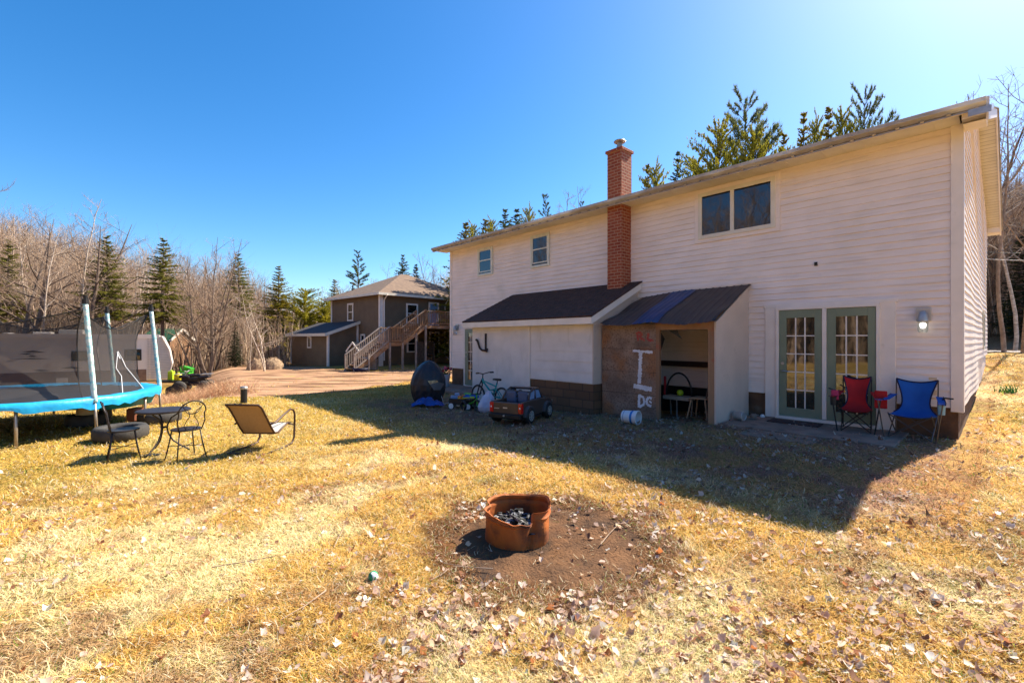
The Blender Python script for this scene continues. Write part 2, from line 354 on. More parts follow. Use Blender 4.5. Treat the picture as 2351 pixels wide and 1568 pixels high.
def drape(name, mask, x0, x1, y0, y1, st, off, material, colf=None):
    xs = np.arange(x0, x1, st); ys = np.arange(y0, y1, st); X, Y = np.meshgrid(xs, ys)
    keep = mask(X[:-1,:-1] + st/2, Y[:-1,:-1] + st/2)
    V = np.stack([X, Y, T(X, Y) + off], -1).reshape(-1, 3); q = np.arange(X.size).reshape(X.shape)
    F = np.stack([q[:-1,:-1], q[:-1,1:], q[1:,1:], q[1:,:-1]], -1)[keep]
    u, inv = np.unique(F, return_inverse=True)
    o = np_mesh(name, V[u], inv.reshape(-1, 4), material, None, k=4); o['kind'] = 'structure'
    o.data.polygons.foreach_set('use_smooth', [True] * len(o.data.polygons)); return o
dirt = overlay(overlay(mat('pinkish_dirt', (.42,.25,.15), (.30,.17,.10), rough=.95, scale=.9, bump=.6, bs=12, spec=.1), (.13,.07,.04), .6, .48, .60, stretch=(.5,2.2,1), amount=.9), (.45,.33,.14), 1.3, .6, .7, amount=.5)
def dmask(X, Y):
    w = (vn(X*1.7, Y*1.7) - .5) * 1.1
    return inpoly(X + w, Y + w * .7, DRIVE)
drape('driveway', dmask, -22, 7, 13, 38, .11, .012, dirt)
char = overlay(mat('burnt_bare_soil', (.17,.088,.045), (.09,.05,.03), rough=.95, scale=3, bump=.9, bs=45, spec=.1), (.035,.026,.022), 2.2, .5, .64, amount=.85)
def bmask(X, Y):
    w = (vn(X*3.5, Y*3.5) - .5) * .55 + (vn(X*9, Y*9) - .5) * .35
    return ((X - .28) / .80) ** 2 + ((Y - 3.62) / .80) ** 2 < 1 + w
drape('fire_pit_soil', bmask, -1.2, 1.6, 2.2, 5, .012, .005, char)
# gravel road beyond the house on the right
rd = mat('pale_road', (.36,.30,.27), rough=.9)
drape('road', lambda X, Y: (np.abs(loc(X, Y)[1] - 20.5) < 2) & (loc(X, Y)[0] > -4), 10, 60, -20, 40, .3, .03, rd)

# grass blades
def blades(name, n, rmin, rmax, amax, seed, dens):
    g = np.random.RandomState(seed)
    r = rmin * (rmax / rmin) ** g.rand(n); a = (g.rand(n) * 2 - 1) * R(amax)
    X = r * np.sin(a); Y = r * np.cos(a); k = dens(X, Y, g); X = X[k]; Y = Y[k]; r = r[k]; n = len(X)
    z = T(X, Y)
    L = (.022 + .055 * g.rand(n) ** 1.5) * (.85 + .06 * r) ; w = (.0005 + .00045 * r) * (.7 + .6 * g.rand(n))
    base = vn(X*1.5, Y*1.5) * 12.0; th = base + g.randn(n) * 1.7
    el = np.abs(g.randn(n)) * .28 + .04; el = np.where(g.rand(n) < .10, el + .5, el)
    dx = np.cos(th) * np.cos(el); dy = np.sin(th) * np.cos(el); dz = np.sin(el)
    px = -np.sin(th); py = np.cos(th)
    P = np.stack([X, Y, z + .004 + g.rand(n) * .014], -1); D = np.stack([dx, dy, dz], -1) * L[:, None]; Q = np.stack([px, py, 0*px], -1) * w[:, None]
    A = P - Q; B = P + Q; Mp = P + D * .55 + np.array([0,0,1]) * (L * .10)[:, None] + np.stack([px, py, 0*px], -1) * (g.randn(n) * .10 * L)[:, None]; C_ = Mp + Q * .8; C2 = Mp - Q * .8; E2 = P + D
    V = np.stack([A, B, C_, C2, E2], 1).reshape(-1, 3); i = np.arange(n)[:, None] * 5
    F = np.concatenate([i + [0,1,2], i + [0,2,3], i + [3,2,4]], 1).reshape(-1, 3)
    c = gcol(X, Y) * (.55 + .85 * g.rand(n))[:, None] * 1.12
    u = g.rand(n); lx, ly = loc(X, Y); hz_ = ss((ly + 5.9) / 1.6) * (lx < .3); u = np.where((u > .8) & (g.rand(n) < hz_), .5, u); c = c * (1 - np.outer(hz_, [.05,.18,.12])); c = np.where((u < .07)[:, None], np.array([.16,.22,.035]) * (.7 + .8*g.rand(n))[:, None], c); c = np.where((u > .86)[:, None], np.array([.80,.70,.48]) * (.7 + .4*g.rand(n))[:, None], c)  # hz_: house-shadow strip, its darker, redder tone painted into the blades
    c = np.clip(np.repeat(c, 5, 0), 0, .9)
    o = np_mesh(name, V, F, M['blade'], c); o['kind'] = 'stuff'; return o
def gdens(X, Y, g):
    lx, ly = loc(X, Y); u = g.rand(len(X))
    inh = (lx < .02) & (lx > -14.3) & (ly > -.1); slab = (lx > -2.95) & (lx < -.55) & (ly > -1.6) & (ly < 0)
    lt = (lx < -3.2) & (lx > -10.4) & (ly > -1.5)
    near = ss((ly + 4.6) / 3.5) * ((lx > -12) & (lx < .2))
    k = ~inh & ~slab & ~lt & (u > near * .72) & ~(dmask(X, Y) & (g.rand(len(X)) > .03))
    bm_ = bmask(X, Y); rb = ((X - .28) / .80) ** 2 + ((Y - 3.62) / .80) ** 2; k &= ~(g.rand(len(X)) > .04 + .96 * ss((rb - .45 - .5 * vn(X*6, Y*6)) * 2.2) * (rb < 1.6) + (rb >= 1.6)); return k
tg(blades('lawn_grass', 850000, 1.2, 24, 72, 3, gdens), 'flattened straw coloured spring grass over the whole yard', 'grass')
# dead leaves
def leaves(n, seed):
    g = np.random.RandomState(seed)
    r = 1.3 * (13 / 1.3) ** g.rand(n); a = (g.rand(n) * 2 - 1) * R(70); X = r * np.sin(a); Y = r * np.cos(a); lx, ly = loc(X, Y)
    d = .12 + .88 * ss((vn(X*1.2+9, Y*1.2) * .55 + vn(X*3.7, Y*3.7) * .45 - .42) * 5); d *= .35 + .65 * ss((X + 2.5) / 3 + .3 * ss((3 - Y)))
    d *= 1 - .8 * bmask(X, Y); d = np.where((lx < 0) & (lx > -11) & (ly > -3.5), .75, d)
    k = (g.rand(n) < d) & ~((lx < .02) & (ly > -.05)) & ~((lx > -10.5) & (lx < -5.7) & (ly > -1.9)) & ~((lx < -4.4) & (lx > -5.9) & (ly > -1.7)); X = X[k]; Y = Y[k]; r = r[k]; n = len(X)
    s = (.009 + .017 * g.rand(n) ** 1.6) * (1 + .035 * r); th = g.rand(n) * 6.28; tx = g.randn(n) * .35; ty = g.randn(n) * .35
    z = T(X, Y) + .016 + .012 * g.rand(n); m = 9
    V = np.zeros((n, m + 1, 3)); V[:, 0] = np.stack([X, Y, z], -1); curl = (g.rand(n) - .15) * 1.5
    for j in range(m):
        q = th + j * 6.2832 / m; rr = s * ((1.0 if j % 2 == 0 else .74) + .35 * (g.rand(n) - .5)) * (1.0 if j not in (0, 1, 8) else 1.15)
        ex = np.cos(q) * rr; ey = np.sin(q) * rr * .9
        V[:, j+1] = np.stack([X + ex, Y + ey, z + ex * tx + ey * ty + curl * rr * rr / s * np.abs(np.cos(q - th * 2)) + s * .25 * (g.rand(n) - .3)], -1)
    i = np.arange(n)[:, None] * (m + 1); F = np.concatenate([i + [0, j+1, (j+1) % m + 1] for j in range(m)], 1).reshape(-1, 3)
    pal = np.array([[.62,.44,.36],[.74,.60,.52],[.50,.33,.25],[.80,.72,.64],[.34,.15,.08],[.46,.17,.06],[.26,.14,.09],[.66,.48,.32]])
    c = pal[g.choice(8, n, p=[.22,.2,.18,.1,.08,.04,.08,.1])] * (.75 + .5 * g.rand(n))[:, None]; lx, ly = loc(X, Y); c = c * np.where((ly > -5.6) & (lx < .3), .7, 1)[:, None]  # leaves lying in the house shadow are painted darker
    o = np_mesh('fallen_leaves', V.reshape(-1, 3), F, M['leaf'], np.clip(np.repeat(c, m + 1, 0), 0, .8)); o['kind'] = 'stuff'; return o
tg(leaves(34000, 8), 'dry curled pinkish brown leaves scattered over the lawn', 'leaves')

# ---------------- white house ----------------
H = E_('white_house', (HC[0], HC[1], 0), TH, 'long two storey white sided house with brick chimney and brown metal roof', 'house')
def siding_mb(mb, x0, x1, z0, z1, y, e=.126, d=.022, holes=()):
    z = z0; 
    while z < z1 - .005:
        t = min(z + e, z1); segs = [(x0, x1)]
        for (a, b_, c, d2) in holes:
            if c < t - .01 and d2 > z + .01:
                ns = []
                for (p, q) in segs:
                    if b_ <= p or a >= q: ns.append((p, q)); continue
                    if a > p: ns.append((p, a))
                    if b_ < q: ns.append((b_, q))
                segs = ns
        for (p, q) in segs:
            k = max(2, int((q - p) / .45) + 1); xs = [p + (q - p) * i / (k - 1) for i in range(k)]
            wv = [float(vn(x0_*.9 + 3, z*2.7)) for x0_ in xs]; mb.add([(x0_, y - d*(.65+.7*w_), z + .007*(w_-.5)) for x0_, w_ in zip(xs, wv)] + [(x0_, y - .002, t + .004*(w_-.5)) for x0_, w_ in zip(xs, wv)] + [(x0_, y, z) for x0_ in xs],
               [(i, i+1, k+i+1, k+i) for i in range(k-1)] + [(2*k+i, 2*k+i+1, i+1, i) for i in range(k-1)])
        z = t
    return mb
EAVE = 5.03; RS = .335; DEP = 10.0
mb = MB(); siding_mb(mb, -14.2, -.0, .52, EAVE, 0); fs_ = mb.build('front_wall_siding', M['siding'], H)
# right gable wall (plane x=0), siding strips along y
mb = MB(); z = .52; e = .126
while z < EAVE + RS * 5.2:
    t = z + e
    lim = 0 if t < EAVE else (t - EAVE) / RS
    ya = max(.06, lim); yb = min(DEP, DEP - lim)
    if z < 1.06: yb = 5.0
    if yb - ya < .05: break
    w = .006 * math.sin(z * 9)
    ys = [ya + (yb - ya) * i / 12 for i in range(13)]
    ox = [.014 + .010 * math.sin(y * 1.7 + z * 2.1) * min(1, max(0, (y-.5))) for y in ys]
    mb.add([(o + .016, y, z) for o, y in zip(ox, ys)] + [(o + .002, y, t) for o, y in zip(ox, ys)] + [(0, y, z) for y in ys],
           [(i, i+1, 14+i, 13+i) for i in range(12)] + [(26+i, 27+i, i+1, i) for i in range(12)])
    z = t
mb.build('gable_wall_siding', M['siding'], H)
# wall core behind siding, other walls
mb = MB(); mb.prism([(.004, .5), (.004, EAVE + .02), (DEP/2, EAVE + RS*DEP/2 - .02), (DEP, EAVE), (DEP, .5)], -14.2, -.004, 'x'); mb.build('wall', M['siding'], H)
mb = MB(); mb.box(-14.17, .03, -.8, -.03, DEP-.03, .515); mb.box(-.2, 4.9, .3, -.025, DEP-.03, 1.10); mb.build('foundation', M['found'], H, uv=True)
each('corner_board', [(-.115, -.038, .44, .038, .115, EAVE+.02), (-14.23, -.038, .45, -14.12, .1, EAVE+.02)], M['trimw'], H)
each('starter_strip', [(-3.2, -.022, .50, -2.9, -.002, .535), (-.78, -.022, .50, -.12, -.002, .535)], M['trimw'], H, 0)
# eaves
OV = .52
mb = MB(); mb.box(-14.55, -OV, EAVE+.0, .0, .03, EAVE+.02)
x = -14.4
while x < 0: mb.box(x, -OV+.02, EAVE-.006, x+.012, 0, EAVE-.0); x += .30
mb.build('soffit', M['soffit'], H)
mb = MB(); mb.box(-14.6, -OV-.03, EAVE-.03, .33, -OV, EAVE+.14); mb.build('fascia', M['trimw'], H, bevel=.004)
mb = MB()
prof = [(-OV-.032, EAVE+.0), (-OV-.06, EAVE+.0), (-OV-.125, EAVE+.05), (-OV-.125, EAVE+.115), (-OV-.032, EAVE+.13)]
mb.prism(prof, -14.62, .30, 'x'); mb.build('gutter', M['gutter'], H, bevel=.004)
# rake overhang on the right gable: soffit boards, fascia, box end
mb = MB(); rk = .29
def rz_(y): return EAVE + RS * (y + .0) + .10
n = 40
for i in range(n):
    y0 = -OV + (DEP/2 + OV) * i / n; y1 = -OV + (DEP/2 + OV) * (i+1) / n
    mb.add([(0, y0, rz_(y0)-.10), (rk, y0, rz_(y0)-.10), (rk, y1-.012, rz_(y1)-.104), (0, y1-.012, rz_(y1)-.104)], [(0,1,2,3)])
    a = DEP - y0; c = DEP - y1
    mb.add([(0, a, rz_(y0)-.10), (rk, a, rz_(y0)-.10), (rk, c+.012, rz_(y1)-.104), (0, c+.012, rz_(y1)-.104)], [(0,1,2,3)])
mb.build('rake_soffit', M['soffit'], H)
mb = MB(); 
for sgn in (0, 1):
    p = [(-OV-.02, rz_(-OV)-.13), (DEP/2, rz_(DEP/2)-.13), (DEP/2, rz_(DEP/2)+.06), (-OV-.02, rz_(-OV)+.06)]
    if sgn: p = [(DEP - a, c) for a, c in p][::-1]
    mb.prism(p, rk+.002, rk + .03, 'x')
mb.build('rake_fascia', M['trimw'], H, bevel=.004)
mb = MB(); mb.box(.035, -OV-.0, EAVE-.10, rk, .10, EAVE+.02); mb.build('eave_return', M['trimw'], H, bevel=.004)
mb = MB(); mb.box(.035, DEP+.02, EAVE-.16, rk, DEP+.45, EAVE+.0); mb.build('eave_return', M['trimw'], H, bevel=.004)
# roof sheets with ribs
mb = MB(); y0 = -OV - .10; zt = rz_(y0) + .075
pf = [(y0, rz_(y0)+.062), (y0, zt+.0), (DEP/2, rz_(DEP/2)+.095), (DEP-y0, zt), (DEP-y0, rz_(y0)+.062), (DEP/2, rz_(DEP/2)+.07)]
mb.prism(pf, -14.62, rk+.06, 'x')
x = -14.5
while x < rk:
    mb.beam((x, y0-.012, zt+.010), (x, DEP/2, rz_(DEP/2)+.105), .05, .028); x += .3
mb.build('roof', M['roofmetal'], H)
mb = MB(); mb.add([(rk+.062, y0-.01, zt-.05), (rk+.062, y0-.01, zt+.02), (rk+.062, .5, rz_(.5)+.12), (rk+.062, .5, rz_(.5)+.02)], [(0,1,2,3)])
mb.ob((rk-.06, y0-.025, zt-.045), (.24, .008, .10)); mb.build('roof_edge_flashing', M['lampmetal'], H)
# chimney
ch = MB(); ch.box(-6.51, -.43, 2.55, -6.08, .02, 6.40); cho = ch.build('chimney', M['brick'], H, uv=True)
m2 = MB(); m2.box(-6.55, -.47, 6.40, -6.04, .06, 6.47); m2.build('chimney_cap', M['brick'], cho, bevel=.004, uv=True)
m2 = MB(); m2.lathe([(.085,6.47),(.085,6.60),(.07,6.60),(.07,6.66)], 16, (-6.29,-.2,0)); m2.lathe([(.14,6.70),(.155,6.72),(.14,6.74),(.02,6.78)], 18, (-6.29,-.2,0), capt=True, capb=True)
for k in range(4): m2.tube([(-6.29+.06*math.cos(k*1.57),-.2+.06*math.sin(k*1.57),6.62),(-6.29+.1*math.cos(k*1.57),-.2+.1*math.sin(k*1.57),6.71)], .008, 5)
m2.build('flue_cap', M['galv'], cho, smooth=False)
# windows
def frame_rect(mb, x0, x1, z0, z1, w, ya, yb):
    mb.box(x0, ya, z0, x0+w, yb, z1); mb.box(x1-w, ya, z0, x1, yb, z1); mb.box(x0+w, ya, z1-w, x1-w, yb, z1); mb.box(x0+w, ya, z0, x1-w, yb, z0+w); return mb
def hung(x0, x1, z0, z1, parent, openb=.05):
    f = frame_rect(MB(), x0, x1, z0, z1, .07, -.062, -.001).build('window', M['sash'], parent, bevel=.004)
    zm = z0 + .55 * (z1 - z0)
    s = frame_rect(MB(), x0+.075, x1-.075, zm-.02, z1-.075, .03, -.052, -.028); s.build('upper_sash', M['sash'], f)
    s = frame_rect(MB(), x0+.075, x1-.075, z0+.075+openb, zm+.02, .035, -.046, -.022); s.build('lower_sash', M['sash'], f)
    MB().box(x0+.07, -.036, z0+.07, x1-.07, -.003, z1-.07).build('pane', M['glass'], f)
    return f
hung(-12.45, -11.62, 3.88, 4.86, H); hung(-9.74, -8.92, 3.86, 4.88, H)
f = frame_rect(MB(), -4.28, -2.68, 3.88, 4.92, .085, -.06, -.001); f.box(-3.57, -.058, 3.965, -3.49, -.001, 4.835); f = f.build('window', M['soffit'], H, bevel=.005, label='wide two pane picture window under the eave')
frame_rect(MB(), -4.36, -2.60, 3.80, 5.0, .08, -.038, -.001).build('window_casing', M['siding'], f)
MB().box(-4.195, -.036, 3.965, -3.57, -.003, 4.835).build('pane', M['glass'], f); MB().box(-3.49, -.036, 3.965, -2.765, -.003, 4.835).build('pane', M['glass'], f)
# side wall window
f = MB(); f.box(-.0, 6.9, 1.35, .055, 6.98, 2.35); f.box(0, 7.62, 1.35, .055, 7.70, 2.35); f.box(0, 6.98, 2.27, .055, 7.62, 2.35); f.box(0, 6.98, 1.35, .055, 7.62, 1.43); f = f.build('window', M['sash'], H, bevel=.004)
MB().box(.0, 6.98, 1.43, .03, 7.62, 2.27).build('pane', M['glass'], f)
# patio doors
def trimbox(name, boxes, m, parent, bev=.004):
    q = MB()
    for b_ in boxes: q.box(*b_)
    return q.build(name, m, parent, bevel=bev)
each('door_surround', [(-2.87,-.04,.03,-2.66,-.001,2.27),(-1.01,-.04,.0,-.80,-.001,2.27)], M['trimw'], H)
trimbox('door_frame', [(-2.66,-.075,.02,-2.61,-.001,2.21),(-1.06,-.075,.02,-1.01,-.001,2.21),(-2.66,-.078,2.19,-1.01,-.001,2.25),(-1.87,-.07,.1,-1.80,-.001,2.19),(-2.66,-.12,.0,-1.01,-.001,.085),(-2.9,-.045,2.25,-.77,-.001,2.32)], M['trimw'], H)
def glazed_door(x0, x1, z0, z1, gx0, gx1, gz0, gz1, parent, handle=None, y=-.018):
    d = MB(); d.box(x0, y-.04, z0, gx0, y-.002, z1); d.box(gx1, y-.04, z0, x1, y-.002, z1); d.box(gx0, y-.04, gz1, gx1, y-.002, z1); d.box(gx0, y-.04, z0, gx1, y-.002, gz0)
    d = d.build('door', M['green_door'], parent, bevel=.004)
    MB().box(gx0, y-.022, gz0, gx1, y-.003, gz1).build('pane', M['doorglass'], d)
    q = MB()
    for i in (1, 2): xx = gx0 + (gx1-gx0) * i/3; q.box(xx-.011, y-.032, gz0, xx+.011, y-.021, gz1)
    for i in range(1, 5): zz = gz0 + (gz1-gz0) * i/5; q.box(gx0, y-.0335, zz-.010, gx1, y-.0225, zz+.010)
    q.build('muntins', M['trimw'], d)
    if handle:
        q = MB(); q.lathe([(.03,-.005),(.03,.01),(.015,.015),(.015,.05)], 12, (handle, y-.05, .98), 'y'); q.tube([(handle,y-.09,.98),(handle+.1,y-.09,.975)], .011, 8); q.build('handle', M['lampmetal'], d, smooth=False); MB().lathe([(.028,-.01),(.028,.012)], 12, (handle, y-.05, 1.13), 'y', True, True).build('lock', M['lampmetal'], d)
    return d
glazed_door(-2.605, -1.875, .09, 2.185, -2.475, -1.995, .26, 2.03, H, -2.54)
glazed_door(-1.795, -1.065, .09, 2.185, -1.655, -1.18, .26, 2.03, H)
# left side door
trimbox('door_frame', [(-13.30,-.06,-.15,-13.22,-.001,2.05),(-12.34,-.06,-.15,-12.26,-.001,2.05),(-13.3,-.062,2.0,-12.26,-.001,2.06),(-13.22,-.09,-.15,-12.34,-.001,-.09)], M['trimw'], H)
glazed_door(-13.21, -12.35, -.08, 1.99, -13.02, -12.54, .12, 1.85, H, -13.12)
# small things fixed on the house wall
def lantern(x, z, lit):
    wx, wy = wor(x, -.02)
    r_ = E_('wall_lantern', (wx, wy, z), TH, 'lit silver wall lantern right of the patio doors' if lit else 'unlit grey wall lantern beside the left back door', 'wall lamp')
    q = MB(); q.ob((0,-.018,.30), (.19,.03,.22)); q.build('back_plate', M['lampmetal'], r_, bevel=.006)
    q = MB(); q.lathe([(.02,.36),(.045,.34),(.06,.27),(.075,.20),(.075,.185)], 14, (0,-.11,0), capt=False); q.tube([(0,-.02,.33),(0,-.08,.345),(0,-.11,.35)], .014, 8); q.build('hood', M['lampmetal'], r_, smooth=True)
    gl = bpy.data.materials.get('lantern_glass')
    if not gl:
        gl = mat('lantern_glass', (.7,.75,.74), rough=.08, trans=.85)
    q = MB(); q.lathe([(.072,.185),(.066,.02),(.05,.0)], 14, (0,-.11,0)); q.build('shade', gl, r_, smooth=True)
    if lit:
        em = bpy.data.materials.new('lit_bulb'); em.use_nodes = True; bb = em.node_tree.nodes['Principled BSDF']; bb.inputs['Emission Color'].default_value = (1,.97,.88,1); bb.inputs['Emission Strength'].default_value = 1.3
        q = MB(); q.lathe([(.005,.165),(.028,.15),(.03,.12),(.02,.08),(.004,.07)], 12, (0,-.11,0)); q.build('bulb', em, r_, smooth=True)
    return r_
lantern(-.44, 1.72, True); lantern(-13.75, 1.78, False)
q = MB(); q.box(-.38,-.02,.62,-.28,-.003,.98); q.build('outlet_cover', mat('cream_plate', (.75,.55,.35)), H)
MB().ob((-1.98,-.02,3.05),(.05,.03,.07)).build('vent_hook', M['dark'], H)

# ---- shingled lean-to (part of the house) ----
A = E_('shingled_lean_to', (HC[0], HC[1], 0), TH, 'white plywood lean-to with brown shingle roof built against the house', 'lean-to')
xl, xr, yf = -10.40, -5.87, -1.85
q = MB(); q.box(xl, yf, -.35, -7.95, yf+.04, 2.0); q.build('left_wall_panel', M['white_ply'], A)
q = MB(); siding_mb(q, -7.93, xr, .60, 2.0, yf+.02, e=.24, d=.014); q.box(-7.95, yf+.021, .58, xr-.01, yf+.06, 2.0); q.build('front_wall_boards', M['white_ply'], A)
q = MB(); q.box(-7.96, yf-.012, -.3, -7.925, yf+.0, 2.0); q.build('joint_batten', M['trimw'], A)
q = MB(); q.prism([(yf+.002,.58),(0,.58),(0,2.98),(yf+.002,2.08)], xr-.03, xr, 'x'); q.build('side_wall', M['beige_panel'], A)
q = MB(); q.prism([(yf+.06,-.3),(0,-.3),(0,2.96),(yf+.06,2.06)], xl, xl+.03, 'x'); q.build('side_wall', M['white_ply'], A)
q = MB(); q.box(-7.92, yf+.025, -.45, xr-.02, yf+.2, .58); q.box(xr-.2, yf+.2, -.45, xr-.02, -.01, .58); q.build('block_foundation', M['block'], A, uv=True)
q = MB(); s_ = .94 / 2.05
def lz(y): return 3.06 + s_ * y
q.prism([(-2.08, lz(-2.08)), (-2.08, lz(-2.08)+.03), (-.017, lz(-.017)+.03), (-.017, lz(-.017))], xl-.2, xr+.13, 'x')
for i in range(13):
    ya = -2.09 + i * .16; q.prism([(ya, lz(ya)+.030), (ya, lz(ya)+.044), (ya+.17, lz(ya+.17)+.031)], xl-.205, xr+.135, 'x')
q.build('roof', M['shingle'], A)
q = MB(); q.box(xl-.18, -2.075, 1.955, xr+.11, -2.05, 2.105); q.build('eave_fascia', M['trimw'], A, bevel=.003)
q = MB(); q.prism([(-2.05, lz(-2.05)-.17), (-2.05, lz(-2.05)-.005), (-.02, lz(-.02)-.005), (-.02, lz(-.02)-.17)], xr+.085, xr+.11, 'x'); q.build('rake_fascia', M['trimw'], A, bevel=.003)
q = MB(); q.box(xl-.15, -2.049, 1.955, xr+.08, yf, 1.965); q.build('soffit', M['soffit'], A)
# rusty bracket hanging on the lean-to
wx, wy = wor(-9.85, yf-.03)
B_ = MB(); B_.tube([(.12,0,.50),(.12,0,.08),(.13,-.02,.0),(.2,-.03,-.02),(.24,-.03,.06)], .028, 7); B_.tube([(.12,0,.0),(-.05,-.01,.02),(-.13,-.02,.08),(-.25,-.02,.30)], .03, 7); B_.tube([(-.25,-.02,.3),(-.3,-.02,.32)], .035, 7)
o = B_.build('pipe_bracket', M['iron'], smooth=True); o.location = (wx, wy, 1.28); o.rotation_euler = (0,0,TH); tg(o, 'dark rusty bent pipes hanging on the white plywood wall', 'pipe bracket')

# ---- open plywood shed ----
S_ = E_('plywood_shed', (HC[0], HC[1], 0), TH, 'open fronted plywood shed with crumpled dark metal roof beside patio doors', 'shed')
sl_, sr, sf = -5.84, -3.2, -1.56
q = MB(); q.box(sl_, sf, -.25, -4.46, sf+.02, 1.93); pl = q.build('front_panel', M['ply'], S_)
q = MB()
for z in (.42, .9, 1.4): q.box(sl_+.01, sf-.0025, z, -4.46, sf-.0005, z+.006)
q.build('panel_seams', M['dark'], pl)
wp = mat('white_paint_marks', (.78,.74,.78), rough=.7); rp = mat('faded_red_paint', (.42,.06,.05), (.33,.10,.07), rough=.8, scale=14)
def stroke(mb, pts, w, y, j=.012, sd=0):
    g = random.Random(sd)
    for (a, b_) in zip(pts[:-1], pts[1:]):
        L_ = math.hypot(b_[0]-a[0], b_[1]-a[1]); k = max(2, int(L_/.02)); nx_, nz_ = -(b_[1]-a[1])/L_, (b_[0]-a[0])/L_
        up = []; dn = []
        for i in range(k+1):
            t = i/k; x = a[0]+(b_[0]-a[0])*t; z = a[1]+(b_[1]-a[1])*t; wu = w/2+g.uniform(-j,j); wd = w/2+g.uniform(-j,j)
            up.append((x+nx_*wu, y, z+nz_*wu)); dn.append((x-nx_*wd, y, z-nz_*wd))
        n = k+1; mb.add(up+dn, [(i, i+1, n+i+1, n+i) for i in range(k)])
q = MB(); y_ = sf-.004
stroke(q, [(-4.83,1.33),(-4.84,1.0),(-4.86,.66)], .085, y_, .018, sd=1); stroke(q, [(-5.02,1.36),(-4.54,1.335)], .05, y_-.001, sd=2); stroke(q, [(-5.0,.60),(-4.56,.55)], .10, y_-.001, sd=3)
# letters D C below
stroke(q, [(-4.86,.42),(-4.87,.14)], .06, y_, .006, 4); stroke(q, [(-4.86,.41),(-4.75,.36),(-4.74,.22),(-4.86,.15)], .05, y_-.001, .006, 5)
stroke(q, [(-4.56,.36),(-4.63,.38),(-4.69,.31),(-4.67,.22),(-4.57,.20)], .055, y_, .006, 6); stroke(q, [(-4.62,.30),(-4.56,.27)], .04, y_-.001, .006, 7)
q.build('painted_letters', wp, pl)
q = MB(); stroke(q, [(-4.92,1.76),(-4.88,1.58)], .05, y_, .01, 8); stroke(q, [(-4.90,1.77),(-4.78,1.72),(-4.86,1.66),(-4.72,1.58)], .05, y_-.001, .01, 9); stroke(q, [(-4.64,1.74),(-4.66,1.60),(-4.52,1.58)], .05, y_, .01, 10)
q.build('red_scrawl', rp, pl)
q = MB(); q.box(-4.455, sf-.02, -.25, -4.38, sf+.06, 1.93); q.box(-3.36, sf-.02, -.25, -3.235, sf+.08, 1.93); q.box(-4.455, sf-.03, 1.80, -3.235, sf+.02, 1.95); q.build('timber_frame', M['stud'], S_, bevel=.004)
q = MB(); q.prism([(sf-.03, -.2),(-.02,-.15),(-.02, 2.72),(sf-.03, 1.93)], -3.232, -3.2, 'x'); q.build('side_panel', M['beige_panel'], S_)
q = MB(); q.prism([(sf+.06, .95),(sf+.16,1.3),(sf+.34,1.62),(sf+.10,1.85)], -4.47, -4.455, 'x'); q.prism([(-4.25,1.80),(-3.95,1.62),(-4.05,1.80)], sf+.1, sf+.11, 'y'); q.build('torn_felt', M['dark'], S_)
q = MB(); q.box(-5.75, -.16, .98, -3.24, -.035, 1.10); q.build('shelf', M['iron'], S_)
q = MB(); q.box(-5.7, -.03, -.3, -3.24, -.002, .50); q.build('back_skirt', M['dark'], S_)
# corrugated crumpled roof
def shed_roof(x0, x1, m, name, phase=0):
    xs = np.arange(x0, x1+.001, .018); ys = np.linspace(-1.80, -.02, 16); vs = []; 
    for y in ys:
        for x in xs:
            t = (y + 1.80) / 1.78; z = 1.96 + .80 * t + .012 * max(0, math.cos((x+phase) * 2*math.pi/.152))**3 - .035 * max(0, -4.6 - x) * (1+t)
            z += .075 * (float(vn(x*1.6+4, y*1.9)) - .5) * (1.4 - t) + (.10 * (float(vn(x*4.5, 3.3)) - .6) * max(0, 1 - t*5))
            vs.append((x, y + .03*float(vn(x*3, 9.1))*(1-t), z))
    n = len(xs); fs = [(j*n+i, j*n+i+1, (j+1)*n+i+1, (j+1)*n+i) for j in range(len(ys)-1) for i in range(n-1)]
    return MB().add(vs, fs).build(name, m, S_, smooth=True)
shed_roof(-5.74, -4.90, M['tin'], 'roof_sheet'); o = shed_roof(-4.93, -4.30, M['tinblue'], 'roof_sheet', .04); o['label'] = 'blue roof sheet between the dark ones'; o.location.z = .004; shed_roof(-4.33, -3.13, M['tin'], 'roof_sheet')
# concrete slabs
sm = E_('concrete_slab', (HC[0], HC[1], 0), TH); bpy.data.objects.remove(sm)
q = MB(); q.box(-3.15, -1.55, -.2, -.62, -.04, .035); q.box(-2.6, -2.15, -.2, -1.5, -1.6, .012)
o = q.build('patio_slab', M['concrete'], bevel=.012); o.location = (HC[0], HC[1], 0); o.rotation_euler = (0,0,TH); o['kind'] = 'structure'
q = MB(); q.box(-14.3, -1.5, -.5, -10.5, -.03, -.11); o = q.build('door_step_slab', M['concrete'], bevel=.012); o.location = (HC[0], HC[1], 0); o.rotation_euler = (0,0,TH); o['kind'] = 'structure'
